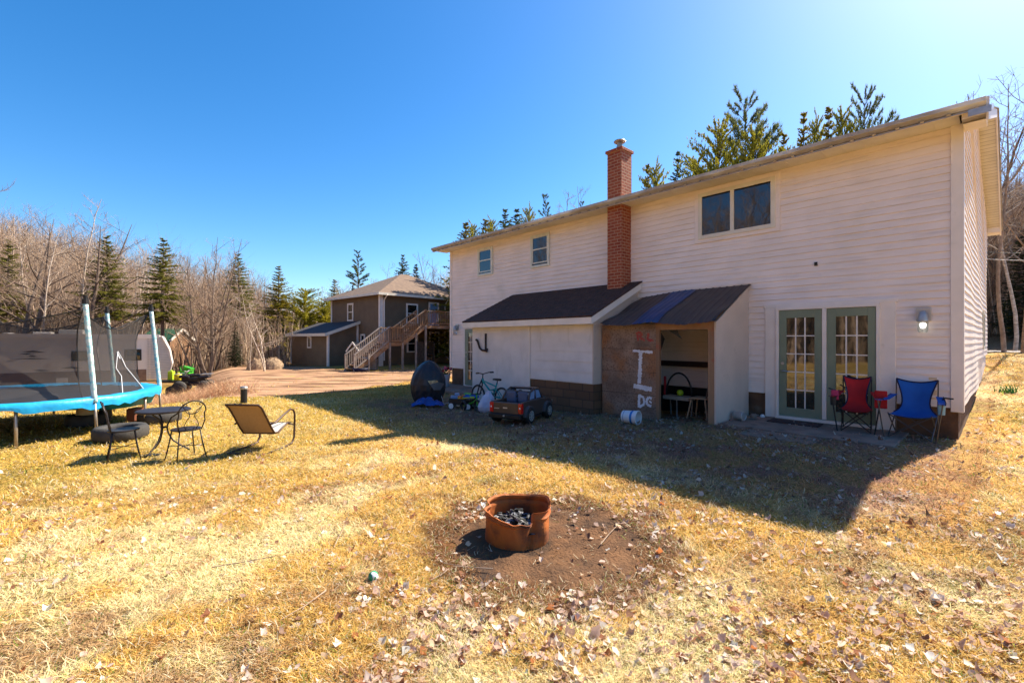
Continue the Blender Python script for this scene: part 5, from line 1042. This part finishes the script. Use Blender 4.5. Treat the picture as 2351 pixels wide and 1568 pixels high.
# doormat, can, rubble
wx, wy = wor(-2.2, -.52); q = MB(); q.box(-.42,-.2,0,.42,.2,.02); o = q.build('doormat', overlay(mat('dark_red_brown_mat', (.06,.03,.03), rough=.95, bump=.5, bs=90), (.2,.15,.13), 9, .6, .7), bevel=.006); o.location = (wx, wy, .036); o.rotation_euler = (0,0,TH+.04); tg(o, 'dark worn doormat on the slab before the patio doors', 'doormat')
X, Y = wor(-3.02, -.95); q = MB(); q.lathe([(.0,-.09),(.085,-.09),(.09,-.07),(.09,.08),(.08,.09),(.07,.08),(0,.08)], 20, (0,0,.09), 'x'); o = q.build('old_tin_can', M['lampmetal']); o.location = (X, Y, .03); o.rotation_euler = (0,0,R(-60)); tg(o, 'grey round tin lying at the corner of the shed', 'tin')
for i, (a, b_, s_, lb) in enumerate(((-2.95,-.45,.07,'dark stone against the wall beside the tin'),(-2.85,-.25,.05,'small pale stone nearest the patio door casing'),(-3.08,-.6,.06,'brown stone between tin and wall'))):
    X, Y = wor(a, b_); q = MB(); q.lathe([(0.001,-.02),(s_*.9,0),(s_,s_*.5),(s_*.6,s_*1.1),(.001,s_*1.2)], 7); o = q.build('stone', M['concrete'] if i != 1 else M['white'], bevel=.01); o.location = (X, Y, .035); tg(o, lb, 'stone')

# ---------------- camp chairs ----------------
def camp_chair(x, y, w_, fab, piping, label, rz, pocket=None, name='camp_chair'):
    wx, wy = wor(x, y); c = E_(name, (wx, wy, .03), TH + rz, label, 'camping chair', 'folding camp chairs by the patio doors')
    hw = w_/2; sh = .42; bh = .92
    # seat and back as one sling (local -y is front)
    vs = []; nu, nv = 11, 15
    prof = []
    for v in range(nv):
        t = v/(nv-1)
        if t < .4: u = t/.4; prof.append((-.26+.42*u, sh-.02-.04*math.sin(u*math.pi*.9), 1.18-.18*u))
        else: u = (t-.4)/.6; prof.append((.16+.12*u, sh-.03+(bh-sh+.03)*u, 1.0 - .34*math.sin(u**.6*math.pi)))
    for v, (yy, zz_, sc_) in enumerate(prof):
        for k in range(nu):
            s_ = -1 + 2*k/(nu-1); sg = (1-s_*s_); drop = (-.05*sg if v < 6 else (-.055*sg*max(0,(v-10)/4) )); bulge = .05*sg if v >= 6 else 0
            vs.append((s_*hw*sc_, yy+bulge, zz_+drop))
    q = MB().add(vs, [(v*nu+k, v*nu+k+1, (v+1)*nu+k+1, (v+1)*nu+k) for v in range(nv-1) for k in range(nu-1)]); s__ = q.build('sling', fab, c, smooth=True)
    q = MB()
    for k in (0, nu-1): q.tube([vs[v*nu+k] for v in range(5, nv)], .011, 5)
    q.tube([vs[(nv-1)*nu+k] for k in range(nu)], .012, 5); q.build('piping', piping, s__)
    mt = M['dark'] if fab is M['red'] else mat('grey_steel_tube', (.10,.09,.09), rough=.35, metal=.5)
    for s_ in (-1, 1):
        q = MB(); q.tube([(s_*hw,.24,0.0),(s_*hw,.24,.4),(s_*(hw),.29,bh)], .010, 6); q.build('rear_leg', mt, c)
        q = MB(); q.tube([(s_*(hw+.05),-.30,0),(s_*(hw+.13),-.32,.6)], .010, 6); q.build('front_leg', mt, c)
        q = MB(); aw = .045; q.add([(s_*(hw+.12)-aw,-.36,.60),(s_*(hw+.12)+aw,-.36,.59),(s_*(hw+.08)+aw,.0,.585),(s_*(hw+.02)+aw,.24,.66),(s_*(hw+.02)-aw,.24,.66),(s_*(hw+.08)-aw,.0,.59)], [(0,1,2,5),(5,2,3,4)]); ar_ = q.build('armrest', fab, c); q = MB(); q.tube([(s_*(hw+.12)+s_*aw,-.36,.60),(s_*(hw+.08)+s_*aw,0,.585),(s_*(hw+.02)+s_*aw,.24,.66)], .008, 5); q.build('piping', piping, ar_)
    q = MB(); q.tube([(-hw,-.30,.02),(hw,-.26,sh-.04)], .009, 6); q.tube([(hw,-.30,.02),(-hw,-.26,sh-.04)], .009, 6); q.tube([(-hw,.24,.02),(hw,.2,sh)], .009, 6); q.tube([(hw,.24,.02),(-hw,.2,sh)], .009, 6)
    for s_ in (-1,1): q.tube([(s_*hw,-.30,.02),(s_*hw,.24,sh-.05)], .009, 6); q.tube([(s_*hw,.24,.02),(s_*hw,-.30,sh-.02)], .009, 6)
    q.build('cross_braces', mt, c)
    q = MB(); s_ = pocket; q.lathe([(.04,.44),(.045,.58),(.05,.58)], 12, (s_*(hw+.11),-.28,0), capb=True); q.build('cup_holder', M['dark'] if fab is M['red'] else mat('pale_mesh', (.25,.42,.45)), c)
    q = MB(); sd_ = -1 if fab is M['red'] else 1; q.tube([(sd_*(hw+.02),.2,.58),(sd_*(hw+.1),.1,.66),(sd_*(hw+.2),.05,.70 if sd_ < 0 else .66)], .012, 6); q.build('strap', M['dark'], c)
    return c
r_ = camp_chair(-1.27, -.45, .40, M['red'], M['navy'], 'red folding camp chair with black legs by the patio doors', .15, -1)
q = MB(); q.ob((0,0,0),(.17,.03,.30)); o = q.build('folded_arm_panel', M['red'], r_, bevel=.03); o.location = (.33,-.02,.56)
q = MB(); q.ob((0,0,0),(.11,.03,.17)); o = q.build('pink_pocket', mat('pink_lining', (.55,.04,.12)), r_, bevel=.03); o.location = (-.30,-.1,.60)
camp_chair(-.52, -.50, .52, M['blue'], M['navy'], 'wide blue folding camp chair at the right house corner', -.05, 1)
# power lines far right
wr = MB(); wr.tube([(22, 20, 6.6), (38, 24, 7.2)], .03, 5); wr.tube([(22, 20, 6.2), (38, 24, 6.9)], .02, 5); 
wr = MB(); pts = lambda z0, z1: [(12+i*2.4, 16+i*.6, z0+(z1-z0)*i/8-.3*math.sin(i/8*3.14)) for i in range(9)]
for k, (a, b_) in enumerate(((4.75, 5.4),(4.95, 5.8))):
    o = MB().tube(pts(a, b_), .012, 5).build('power_line', M['dark'] if k else M['lampmetal']); tg(o, 'lower pale overhead wire leaving the house to the right' if k == 0 else 'upper dark overhead wire leaving the house to the right', 'cable')
# ---------------- trees ----------------
def seg_mesh(segs, name, m, parent=None):
    """segs: list of (points, radii, sides)"""
    q = MB()
    for pts, rr, n in segs: q.tube(pts, rr, n, cap=False)
    me = bpy.data.meshes.new(name); me.from_pydata(q.v, [], q.f); me.materials.append(m)
    me.polygons.foreach_set('use_smooth', [True] * len(me.polygons))
    o = bpy.data.objects.new(name, me); COL.objects.link(o)
    if parent: o.parent = parent
    return o
def bare_tree(seed, m, Ht=12, stems=1, spread=.6, base=.35, limbs=13, tilt=.05, up=.55, r0=.13, twigm=None, dens=1.0):
    g = random.Random(seed); trunk = []; tw = []
    def wander(p, d, L_, r0_, r1_, n, w_, lift):
        pts = [p.copy()]; rr = [r0_]; d = d.copy()
        for i in range(n):
            d = (d + Vector((g.gauss(0,w_), g.gauss(0,w_), g.gauss(0,w_*.6) + lift))).normalized(); p = p + d * (L_/n); pts.append(p); rr.append(r0_ + (r1_-r0_)*(i+1)/n)
        return pts, rr
    def at(pts, t):
        f = t*(len(pts)-1); i = min(int(f), len(pts)-2); f -= i; return pts[i].lerp(pts[i+1], f), (pts[i+1]-pts[i]).normalized()
    for s_ in range(stems):
        a = g.uniform(0, 6.28); tl = tilt if stems == 1 else spread * .35; d0 = Vector((math.cos(a)*tl, math.sin(a)*tl, 1)).normalized(); hh = Ht * (1 if s_ == 0 else g.uniform(.75,1))
        pts, rr = wander(Vector((0,0,-.3)), d0, hh, r0*(1 if stems == 1 else .75), .012, 11, .055, .03); trunk.append((pts, rr, 6))
        for k in range(int(limbs/(1 if stems == 1 else 1.6))):
            t = base + (.97-base) * ((k+.5)/ (limbs/(1 if stems == 1 else 1.6))) ; p, dd = at(pts, t); a2 = k*2.4 + g.uniform(-.5,.5)
            out = Vector((math.cos(a2), math.sin(a2), up + g.uniform(-.15,.25))).normalized(); L1 = hh * spread * .55 * (1.08 - t) ** .75 * g.uniform(.7,1.15) + .3; r1 = max(.014, r0*.5*(1.05-t)*L1/(hh*spread*.45))
            lp, lr = wander(p, out, L1, min(r1, .06), .007, 5, .13, .055); trunk.append((lp, lr, 4))
            n2 = max(3, int(L1 * 2.6 * dens))
            for j in range(n2):
                t2 = .18 + .8*(j+.5)/n2; p2, d2 = at(lp, t2); sd = Vector((g.gauss(0,1), g.gauss(0,1), g.gauss(.35,.6))); d3 = (d2*.8 + sd.normalized()*.8).normalized(); L2 = (.35 + L1*.34*(1.05-t2)) * g.uniform(.7,1.3)
                bp_, br_ = wander(p2, d3, L2, .010, .004, 3, .14, .06); tw.append((bp_, br_, 3))
                for z in range(int(3 + 3*g.random()*dens)):
                    p3, d4 = at(bp_, g.uniform(.15,1)); d5 = (d4*.9 + Vector((g.gauss(0,.7), g.gauss(0,.7), g.gauss(.25,.5)))).normalized(); L3 = L2*g.uniform(.35,.8); tw.append(([p3, p3+d5*L3*.5+Vector((0,0,.01)), p3+d5*L3+Vector((0,0,.03*L3))], [.006,.0045,.003], 3))
    r_ = bpy.data.objects.new('bare_tree', None); COL.objects.link(r_)
    seg_mesh(trunk, 'trunk', m, r_); seg_mesh(tw, 'crown', twigm or m, r_); r_['h'] = Ht; return r_
def conifer(seed, Ht, Rd, kind='spruce', c1=(.05,.075,.02), c2=(.16,.16,.03), clear=.06, m=None, nb=None):
    g = random.Random(seed); q = MB(); q.tube([(0,0,-.3),(g.uniform(-.1,.1),g.uniform(-.1,.1),Ht*.5),(0,0,Ht*.985)], [Ht*.016, Ht*.010, .01], 6)
    Vs = []; Cs = []
    def tri(p, d, L_, w_, col):
        s_ = d.cross(Vector((g.gauss(0,1), g.gauss(0,1), g.gauss(0,1))));
        if s_.length < 1e-4: return
        s_.normalize(); Vs.extend([p - s_*w_, p + s_*w_, p + d*L_]); Cs.extend([col]*3)
    z = Ht*clear; sp = nb or (Ht/34 if kind == 'spruce' else Ht/16)
    while z < Ht*.985:
        t = (z/Ht-clear)/(1-clear)
        if kind == 'spruce': L0 = Rd * (1-t)**.85 * (1 if t > .08 else .7)
        elif kind == 'bushy': L0 = Rd * math.sqrt(max(0.02, 1-(1.75*t-.62)**2/1.35)) if t < .99 else .1
        else: L0 = Rd * (.45 + .75*math.sin(min(1,t*1.15)*math.pi*.9)) * (1.02 - t*.45)
        nbw = {'spruce': 8, 'bushy': 9, 'pine': 5}[kind]; a0 = g.uniform(0,6.28)
        for k in range(nbw):
            a = a0 + 6.28*k/nbw + g.uniform(-.3,.3); L_ = L0*g.uniform(.55,1.18); zz = z + g.uniform(-.4,.4)*sp
            rise = {'spruce': -.12 + .5*t, 'bushy': .45, 'pine': .22 + .55*t}[kind]; p0 = Vector((0,0,zz)); dirv = Vector((math.cos(a), math.sin(a), rise)).normalized(); tip = p0 + dirv*L_
            if kind == 'spruce': tip.z += -.10*L_*(1-t)
            mid = p0.lerp(tip, .5) + Vector((0,0,.05*L_ if kind != 'spruce' else -.04*L_)); q.tube([p0, mid, tip], [.02+.008*L_, .012, .005], 3, cap=False)
            lite = .5 + .5*g.random(); base = [c1[i]*(1-lite) + c2[i]*lite for i in range(3)]
            nsp = int((6 + L_*(9 if kind == 'spruce' else 20 if kind == 'bushy' else 22)))
            for j in range(nsp):
                s_ = (.12 if kind != 'pine' else .4) + (.9 if kind != 'pine' else .62)*(j+.3*g.random())/nsp; p = p0.lerp(tip, s_) + Vector((g.gauss(0,.03*L_), g.gauss(0,.03*L_), g.gauss(0,.025*L_)+ (.05*L_ if kind == 'bushy' else 0)*(1-abs(2*s_-1))))
                side = Vector((-dirv.y, dirv.x, 0)) * (1 if j % 2 else -1); wv = (.30 if kind == 'spruce' else .17)*L_*(1.1-s_*.75)*g.uniform(.6,1.2)
                for f_ in range(5 if kind == 'pine' else 4):
                    if kind == 'pine': dd = (dirv*.6 + Vector((g.gauss(0,.6), g.gauss(0,.6), g.gauss(.45,.45)))).normalized(); ll = .14 + .08*L_*g.random(); ww = .018 + .004*L_
                    else: dd = (dirv*.8 + side*g.uniform(.3,1.2) + Vector((g.gauss(0,.3), g.gauss(0,.3), g.gauss(-.05 if kind == 'spruce' else .3,.25)))).normalized(); ll = max(.12, wv*g.uniform(.5,1.1)); ww = .025+.04*ll
                    v = g.uniform(.65,1.35); tri(p, dd, ll, ww, [min(.9, b_*v) for b_ in base])
        z += sp*g.uniform(.8,1.2)
    r_ = bpy.data.objects.new('conifer', None); COL.objects.link(r_); 
    q.build('trunk', m or M['barkdark'], r_); V = np.array([tuple(v) for v in Vs]); np_mesh('crown', V, np.arange(len(V)).reshape(-1,3), M['needle'], np.array(Cs), parent=r_); r_['h'] = Ht; return r_
P_ = dict(
 a=bare_tree(1, M['bark'], 12, 1, .55, .30, 16, .04), b=bare_tree(2, M['bark'], 12, 1, .42, .45, 15, .03, .9, .10, M['barkred']), c=bare_tree(3, M['bark'], 12, 3, .55, .3, 18),
 d=bare_tree(4, M['barkpale'], 12, 1, .38, .35, 16, .05, .8, .09, M['barkred']), e=bare_tree(5, M['barkpale'], 11, 2, .55, .3, 20, .12, .45, .14), f=bare_tree(6, M['barkdark'], 12, 4, .65, .22, 22, .1, .8, .13, M['barkred'], 1.2),
 g=bare_tree(7, M['barkdark'], 11, 2, .95, .25, 18, .2, .35, .26, M['bark'], 1.2))
used_ = set(); PR = dict(sp=2.9, spy=3.1, pn=3.6, bu=3.0, pt=1.35, sc=2.3, sd=1.9)
def tree(k, X, Y, h=None, rz=None, label=None, group=None, name='bare_tree', ytop=None, z=None, wpx=None):
    zz = float(T(X, Y)) if z is None else z; pr = P_[k]
    if ytop is not None: h = 1.6 + (780-ytop)/1045*Y - zz
    s_ = h / pr['h']; rz = RT.uniform(0, 6.28) if rz is None else rz
    sw = s_ if wpx is None else (wpx / 1045 * Y) / PR[k]
    if k not in used_:
        used_.add(k); o = pr; o.location = (X, Y, zz); o.rotation_euler = (0,0,rz); o.scale = (sw, sw, s_)
    else: o = dup(pr, (X, Y, zz), rz, (sw, sw, s_))
    for q in ('group', 'label'):
        if q in o: del o[q]
    o.name = name; tg(o, label, 'tree', group); return o
RT = random.Random(77)
P_['sp'] = conifer(11, 10, 2.9, 'spruce', (.05,.075,.02), (.13,.14,.03)); P_['spy'] = conifer(12, 9, 3.1, 'spruce', (.09,.10,.015), (.32,.25,.025)); P_['pn'] = conifer(13, 12, 3.6, 'pine', (.07,.10,.04), (.20,.21,.08), .30, nb=.5); P_['bu'] = conifer(14, 8, 3.0, 'bushy', (.10,.13,.02), (.44,.38,.035), .03)
P_['sc'] = conifer(17, 10, 2.3, 'spruce', (.05,.07,.015), (.22,.20,.03), .42); P_['pt'] = conifer(16, 12, 1.35, 'pine', (.05,.075,.03), (.13,.15,.06), .45, nb=.5); P_['sd'] = conifer(15, 8, 1.9, 'spruce', (.018,.028,.016), (.05,.06,.025))
# named trees, left to right
def con(k, px, ytop, d, label, name='spruce_tree', group=None, wpx=None): return tree(k, ray(px, d), d, None, None, label, group, name, ytop, None, wpx)
con('sc', 245, 535, 31, 'yellow-green spruce behind the camper, left of the darker one'); con('sc', 375, 542, 30, 'dark green narrow spruce standing over the right pole of the trampoline')
con('sc', 20, 545, 33, 'olive spruce at the far left edge behind bare branches'); con('sc', 547, 578, 42, 'small distant spruce behind the many-stemmed bare tree')
con('spy', 640, 608, 37, 'tall yellow-green spruce left of the brown house'); con('bu', 700, 668, 39, 'bushy yellow-green evergreen beside the brown house', 'evergreen_tree'); con('bu', 745, 690, 40, 'low bright evergreen tucked behind the brown annex', 'evergreen_tree')
con('sd', 540, 738, 31, 'low dark spreading evergreen left of the brush mounds', 'evergreen_tree'); con('sd', 650, 735, 36, 'dark evergreen behind the leaning birches', 'evergreen_tree')
con('spy', 768, 640, 44, 'slim olive spruce above the left end of the brown roof'); con('pt', 822, 578, 52, 'lone pine with flat tufted boughs above the brown house', 'pine_tree')
con('sp', 925, 582, 50, 'broad spruce on the hill behind the brown house peak'); con('sd', 955, 606, 48, 'dark spruce on the hill right of the brown roof peak')
tree('f', ray(1000, 40), 40, None, None, 'dense dark bare tree between the two houses', None, 'bare_tree', 572); tree('c', ray(890, 50), 50, None, None, 'pale bare crown above the brown roof ridge', None, 'bare_tree', 590)
for px, yt, d, k, lb, nm in ((1070,508,34,'spy','small spruce tip above the left end of the white house roof','spruce_tree'),(1115,500,33,'spy','yellowish spruce left of the twin spruces over the roof','spruce_tree'),(1160,476,32,'sp','left of twin spruces above the white house roof','spruce_tree'),(1187,476,31,'sp','right of twin spruces above the white house roof','spruce_tree'),
  (1253,450,34,'pt','small sparse pine tip between twin spruces and the brick chimney','pine_tree'),(1336,466,30,'pt','low pine tip just left of the brick chimney','pine_tree'),(1487,372,26,'spy','yellow-green spruce just right of the brick chimney','spruce_tree'),(1556,342,27,'sp','grey-green spruce second to the right of the chimney','spruce_tree'),
  (1712,245,25,'pn','tall tufted pine rising over the roof above the picture window','pine_tree'),(1650,305,23,'bu','large bushy yellow evergreen in front of the tall pine','evergreen_tree'),(1735,318,22.5,'bu','bushy evergreen at the right foot of the tall pine','evergreen_tree'),
  (1845,250,22,'spy','spruce with golden tips, left of the roof-top pair','spruce_tree'),(1902,240,22,'spy','spruce with golden tips, right of the roof-top pair','spruce_tree'),(1800,300,23,'spy','shorter golden spruce left of the roof-top pair','spruce_tree'),(1876,286,24,'bu','bushy evergreen between the two golden-tipped spruces','evergreen_tree'),(1935,272,23,'bu','bushy evergreen right of the golden-tipped spruces','evergreen_tree'),(1505,392,28,'bu','round evergreen low between the chimney and the grey-green spruce','evergreen_tree'),(1600,372,26,'bu','round evergreen left of the big yellow evergreen','evergreen_tree'),(1085,524,38,'bu','low round evergreen at the far left end of the roofline','evergreen_tree'),(1128,514,38,'bu','low round evergreen just left of the twin spruces','evergreen_tree'),(1215,486,37,'bu','low round evergreen just right of the twin spruces','evergreen_tree'),(1985,228,24,'pn','grey pine crown near the right end of the roof','pine_tree')):
    con(k, px, yt, d, lb, nm, None, {1712:100, 1650:100, 1735:85, 1845:105, 1902:105, 1800:100, 1876:52, 1935:60, 1985:72, 1505:60, 1600:78, 1487:75, 1556:80, 1085:40, 1128:40, 1215:36, 1253:26, 1336:22}.get(px))
for px, yt, d, k, lb in ((2060,185,24,'e','thin bare tree rising over the right end of the roof'),(2130,180,26,'f','bare tree nearest the right roof corner'),(1285,430,30,'b','leafless tips left of the brick chimney'),(1365,420,31,'d','leafless tips directly beside the brick chimney'),(1220,475,33,'b','faint leafless tips above the middle of the roof')):
    tree(k, ray(px, d), d, None, None, lb, None, 'bare_tree', yt)
# right edge wood
for px, yt, d, k, lb in ((2306,190,20,'b','slim grey bare tree rising beside the right gable wall'),(2350,215,19,'a','bare tree cut by the right edge of the picture'),(2330,260,22,'d','slender pale bare tree just right of the gable')):
    tree(k, ray(px, d), d, None, None, lb, None, 'bare_tree', yt)
for i, (px, yt, d, k) in enumerate(((2300,330,30,'a'),(2345,360,33,'b'),(2375,300,28,'f'),(2280,420,38,'c'),(2330,430,42,'d'),(2400,250,24,'a'),(2440,300,30,'c'),(2310,520,46,'b'),(2360,500,48,'c'))):
    tree(k, ray(px, d), d, None, None, 'bare tree in the wood right of the white house', 'bare trees right of the white house', 'bare_tree', yt)
con('sd', 2345, 520, 27, 'dark evergreen filling the wood at the right edge', 'evergreen_tree'); con('bu', 2325, 690, 29, 'pale green evergreen low in the wood at the right edge', 'evergreen_tree'); con('sd', 2300, 600, 36, 'dark evergreen low in the wood beside the right gable', 'evergreen_tree'); con('sd', 2390, 560, 31, 'dark evergreen past the right edge road', 'evergreen_tree')
# named bare trees on the left
for px, yt, d, k, lb in ((155,440,29,'g','wide crooked bare tree rising behind the trampoline poles'),(35,425,28,'g','crooked bare tree with dark limbs at the left edge'),(480,500,27,'f','tall many-stemmed bare tree between the camper and the brown house'),
  (608,650,26.5,'e','white leaning twin birch growing at the brush mounds'),(575,700,27,'d','slim white birch left of the leaning twin birch'),(95,500,27,'d','pale slender birch left of the crooked tree'),(300,560,33,'d','pale birch stem between the two spruces'),(180,440,30,'d','tall pale birch crown behind the crooked tree'),
  (-30,330,13,'a','tree reaching a few bare twigs in from the left edge')):
    tree(k, ray(px, d), d, None, None, lb, None, 'birch_tree' if k in 'de' and 'birch' in lb else 'bare_tree', yt)
def sky_y(px):
    pts = [(-200,470),(0,470),(120,500),(250,500),(330,545),(420,560),(520,555),(600,610),(680,650),(760,640),(900,625),(1000,600),(1040,590)]
    for (a, b_), (c, d_) in zip(pts[:-1], pts[1:]):
        if a <= px <= c: return b_ + (d_-b_)*(px-a)/(c-a)
    return 600
# the wood behind: near and far rows
for i in range(215):
    px = -180 + 1200*((i*.618034) % 1) ; row = i % 3; d = (RT.uniform(31, 37), RT.uniform(38, 48), RT.uniform(48, 62))[row]
    if px > 560: d = max(d, 42 if px > 640 else 37)
    yt = sky_y(px) + RT.uniform(0, 95) * (.5 + RT.random())
    k = RT.choice('aabbbcddf'); far = row == 2
    tree(k, ray(px, d), d, None, None, 'thin bare tree far back in the wood behind the yard' if far else 'bare tree in the near rows of the wood behind the yard', 'bare trees deep in the wood' if far else 'bare trees at the edge of the wood', 'bare_tree', max(yt, 440))
# woods behind the photographer, seen mirrored in the windows and door panes
for i in range(60):
    a = R(205 + 82*((i*.618034) % 1)); r_ = 20 + 12*((i*.377) % 1)
    X = r_*math.sin(a); Y = r_*math.cos(a); tree('aabcdfc'[i % 7], X, Y, 12 + 5*((i*.73) % 1), None, 'bare tree in the wood mirrored in the house windows', 'trees mirrored in the windows')
for i in range(6):
    a = R(215 + 12*i); X = 27*math.sin(a); Y = 27*math.cos(a); tree('sd', X, Y, 8, None, 'dark evergreen mirrored in the door panes', 'evergreens mirrored in the windows', 'evergreen_tree')
# sticks: undergrowth and the far mass
def sticks(name, X, Y, h, w_, lean, cols, seed, label, cat, branch=3):
    g = np.random.RandomState(seed); n = len(X); z = T(X, Y); Vv = []; Ff = []; Cc = []; off = 0
    pal = np.array(cols); c = pal[g.randint(len(pal), size=n)] * (.7 + .6*g.rand(n))[:, None]
    def ribbon(P0, P1, w0, w1, col):
        nonlocal off
        d = P1 - P0; th = g.rand(len(P0))*6.28; s_ = np.stack([np.cos(th), np.sin(th), 0*th], -1); m = len(P0); s2 = np.stack([np.cos(th+2.1), np.sin(th+2.1), 0*th], -1)
        V = np.stack([P0 + s_*w0[:,None], P0 + s2*w0[:,None], P0 - (s_+s2)*w0[:,None]*.9, P1 + s_*w1[:,None], P1 + s2*w1[:,None], P1 - (s_+s2)*w1[:,None]*.9], 1).reshape(-1,3)
        i = np.arange(m)[:,None]*6 + off; F = np.concatenate([i+[0,1,4,3], i+[1,2,5,4], i+[2,0,3,5]], 1).reshape(-1,4); Vv.append(V); Ff.append(F); Cc.append(np.repeat(col, 6, 0)); off += len(V)
    P0 = np.stack([X, Y, z-.1], -1); L_ = np.stack([g.randn(n)*lean, g.randn(n)*lean, np.ones(n)], -1); P1 = P0 + L_*(h*.55)[:,None]; P2 = P1 + (L_ + np.stack([g.randn(n)*lean, g.randn(n)*lean, 0*h], -1))*(h*.45)[:,None]
    ribbon(P0, P1, w_, w_*.7, c); ribbon(P1, P2, w_*.7, w_*.2, c)
    for b_ in range(branch):
        t = (.3 + .65*g.rand(n))[:,None]; A_ = np.where(t < .55, P0 + (P1-P0)*t/.55, P1 + (P2-P1)*(t-.55)/.45); a = g.rand(n)*6.28; l_ = h*(.12+.2*g.rand(n)); B_2 = A_ + np.stack([np.cos(a)*l_*.7, np.sin(a)*l_*.7, l_*.75], -1); ribbon(A_, B_2, w_*.35, w_*.12, c)
    o = np_mesh(name, np.concatenate(Vv), np.concatenate(Ff), M['stick'], np.concatenate(Cc), k=4); tg(o, label, cat, None, 'stuff'); return o
g = np.random.RandomState(21)
def wedge(n, p0, p1, d0, d1, pw=1.0):
    px = p0 + (p1-p0)*g.rand(n); d = d0 + (d1-d0)*g.rand(n)**pw; return (px-1175.5)/1045*d, d
tan = [(.50,.36,.25),(.40,.27,.18),(.32,.20,.14),(.58,.45,.33),(.24,.16,.11)]
X, Y = wedge(9500, -260, 760, 32, 52); k = ~((X > -17) & (X < -4) & (Y < 40) & (Y > 24) & (X > -.52*Y+1)) ; k &= (T(X,Y) < 9) & ~dmask(X, Y); X = X[k]; Y = Y[k]
sticks('undergrowth', X, Y, (1.0+3.0*g.rand(len(X))**1.5), .012+.014*g.rand(len(X)), .10, tan, 5, 'tan leafless saplings and scrub filling the foot of the wood', 'scrub', 5)
X, Y = wedge(5200, -300, 1080, 48, 80); sticks('distant_woods', X, Y, np.maximum(1.5, 1.6 + (780 - np.interp(X/Y*1045+1175.5, [-300,0,120,250,330,420,520,600,680,760,900,1040], [500,500,530,530,560,585,585,640,675,665,650,620]) - 15 + 150*(vn(X*.22, Y*.05)*.7 + .3*vn(X*1.1, Y*.3) - .45) * -1 - 60*g.rand(len(X)))/1045*Y - T(X, Y)), .025+.03*g.rand(len(X)), .06, [(.40,.27,.18),(.31,.20,.13),(.50,.38,.28),(.24,.15,.10)], 6, 'far grey-brown mass of leafless woods', 'woods', 13)
X, Y = wedge(2600, 1060, 2800, 40, 75); sticks('hillside_woods', X, Y, (5+5*g.rand(len(X))), .02+.04*g.rand(len(X)), .06, [(.30,.21,.17),(.24,.16,.13),(.36,.28,.22)], 7, 'leafless woods on the hill behind the white house', 'woods', 7)
X, Y = wedge(9000, 2240, 2600, 29, 46); sticks('roadside_scrub', X, Y, (1.5+8*g.rand(len(X))), .014+.02*g.rand(len(X)), .25, tan + [(.10,.075,.05)], 8, 'tangled bare scrub at the right edge across the road', 'scrub', 6)
a_ = R(195) + R(105)*g.rand(4500); r_ = 24 + 14*g.rand(4500)
sticks('woods_behind_camera', r_*np.sin(a_), r_*np.cos(a_), (5+9*g.rand(4500)), .03+.03*g.rand(4500), .08, [(.30,.21,.15),(.22,.15,.10),(.36,.27,.2)], 9, 'leafless woods mirrored in the window and door glass', 'woods', 8)
# dry reddish brush bank between lawn and camper
def brush(n, poly, h0, h1, lean, seed, label, name):
    g = np.random.RandomState(seed); xs = [p[0] for p in poly]; ys = [p[1] for p in poly]; X = min(xs) + (max(xs)-min(xs))*g.rand(n); Y = min(ys) + (max(ys)-min(ys))*g.rand(n); k = inpoly(X, Y, poly) & (vn(X*1.1, Y*1.1) + .25*g.rand(n) > .35); X = X[k]; Y = Y[k]
    return sticks(name, X, Y, (h0 + (h1-h0)*g.rand(len(X))**1.6), .003+.004*g.rand(len(X)), lean, [(.50,.27,.15),(.42,.19,.10),(.58,.36,.20),(.30,.12,.07),(.62,.44,.28)], seed, label, 'brush', 2)
BR = [(-9.6,13.6),(-10.2,15.6),(-12,19.5),(-16,21),(-19,20.5),(-24,19),(-24,12),(-16,11.6),(-13,11.9),(-11.2,13.0)]
brush(52000, BR, .10, .48, .75, 31, 'reddish dry brush and dead stalks between the lawn and the camper', 'dry_brush')
brush(2500, [(-9.2,14.2),(-8.4,15.2),(-10.6,16.5),(-12.5,16),(-11.5,14)], .25, .62, .55, 32, 'taller tan stalks at the right end of the dry brush', 'tall_dry_stalks')
X, Y = -3.2, 25.6
brush(4200, [(-8.2,26.6),(-5.6,25.2),(-3.0,25.2),(-2.2,28),(-4,30),(-8,29)], .06, .25, .6, 33, 'short dry weeds along the foot of the brown house', 'verge_weeds')
# small green plant by the right wall
wx, wy = wor(.5, 5.6); q = MB(); g_ = random.Random(9)
for k in range(60): a = g_.uniform(0,6.28); L_ = g_.uniform(.12,.3); d_ = Vector((math.cos(a)*.6, math.sin(a)*.6, 1)).normalized(); s_ = Vector((-math.sin(a), math.cos(a), 0))*.012; p = Vector((g_.gauss(0,.08), g_.gauss(0,.08), 0)); q.add([p-s_, p+s_, p+d_*L_], [(0,1,2)])
o = put(q.build('green_tuft', mat('fresh_green', (.06,.25,.04))), wx, wy); tg(o, 'bright green tuft growing by the right gable wall', 'plant')
for pr in P_.values():
    pass
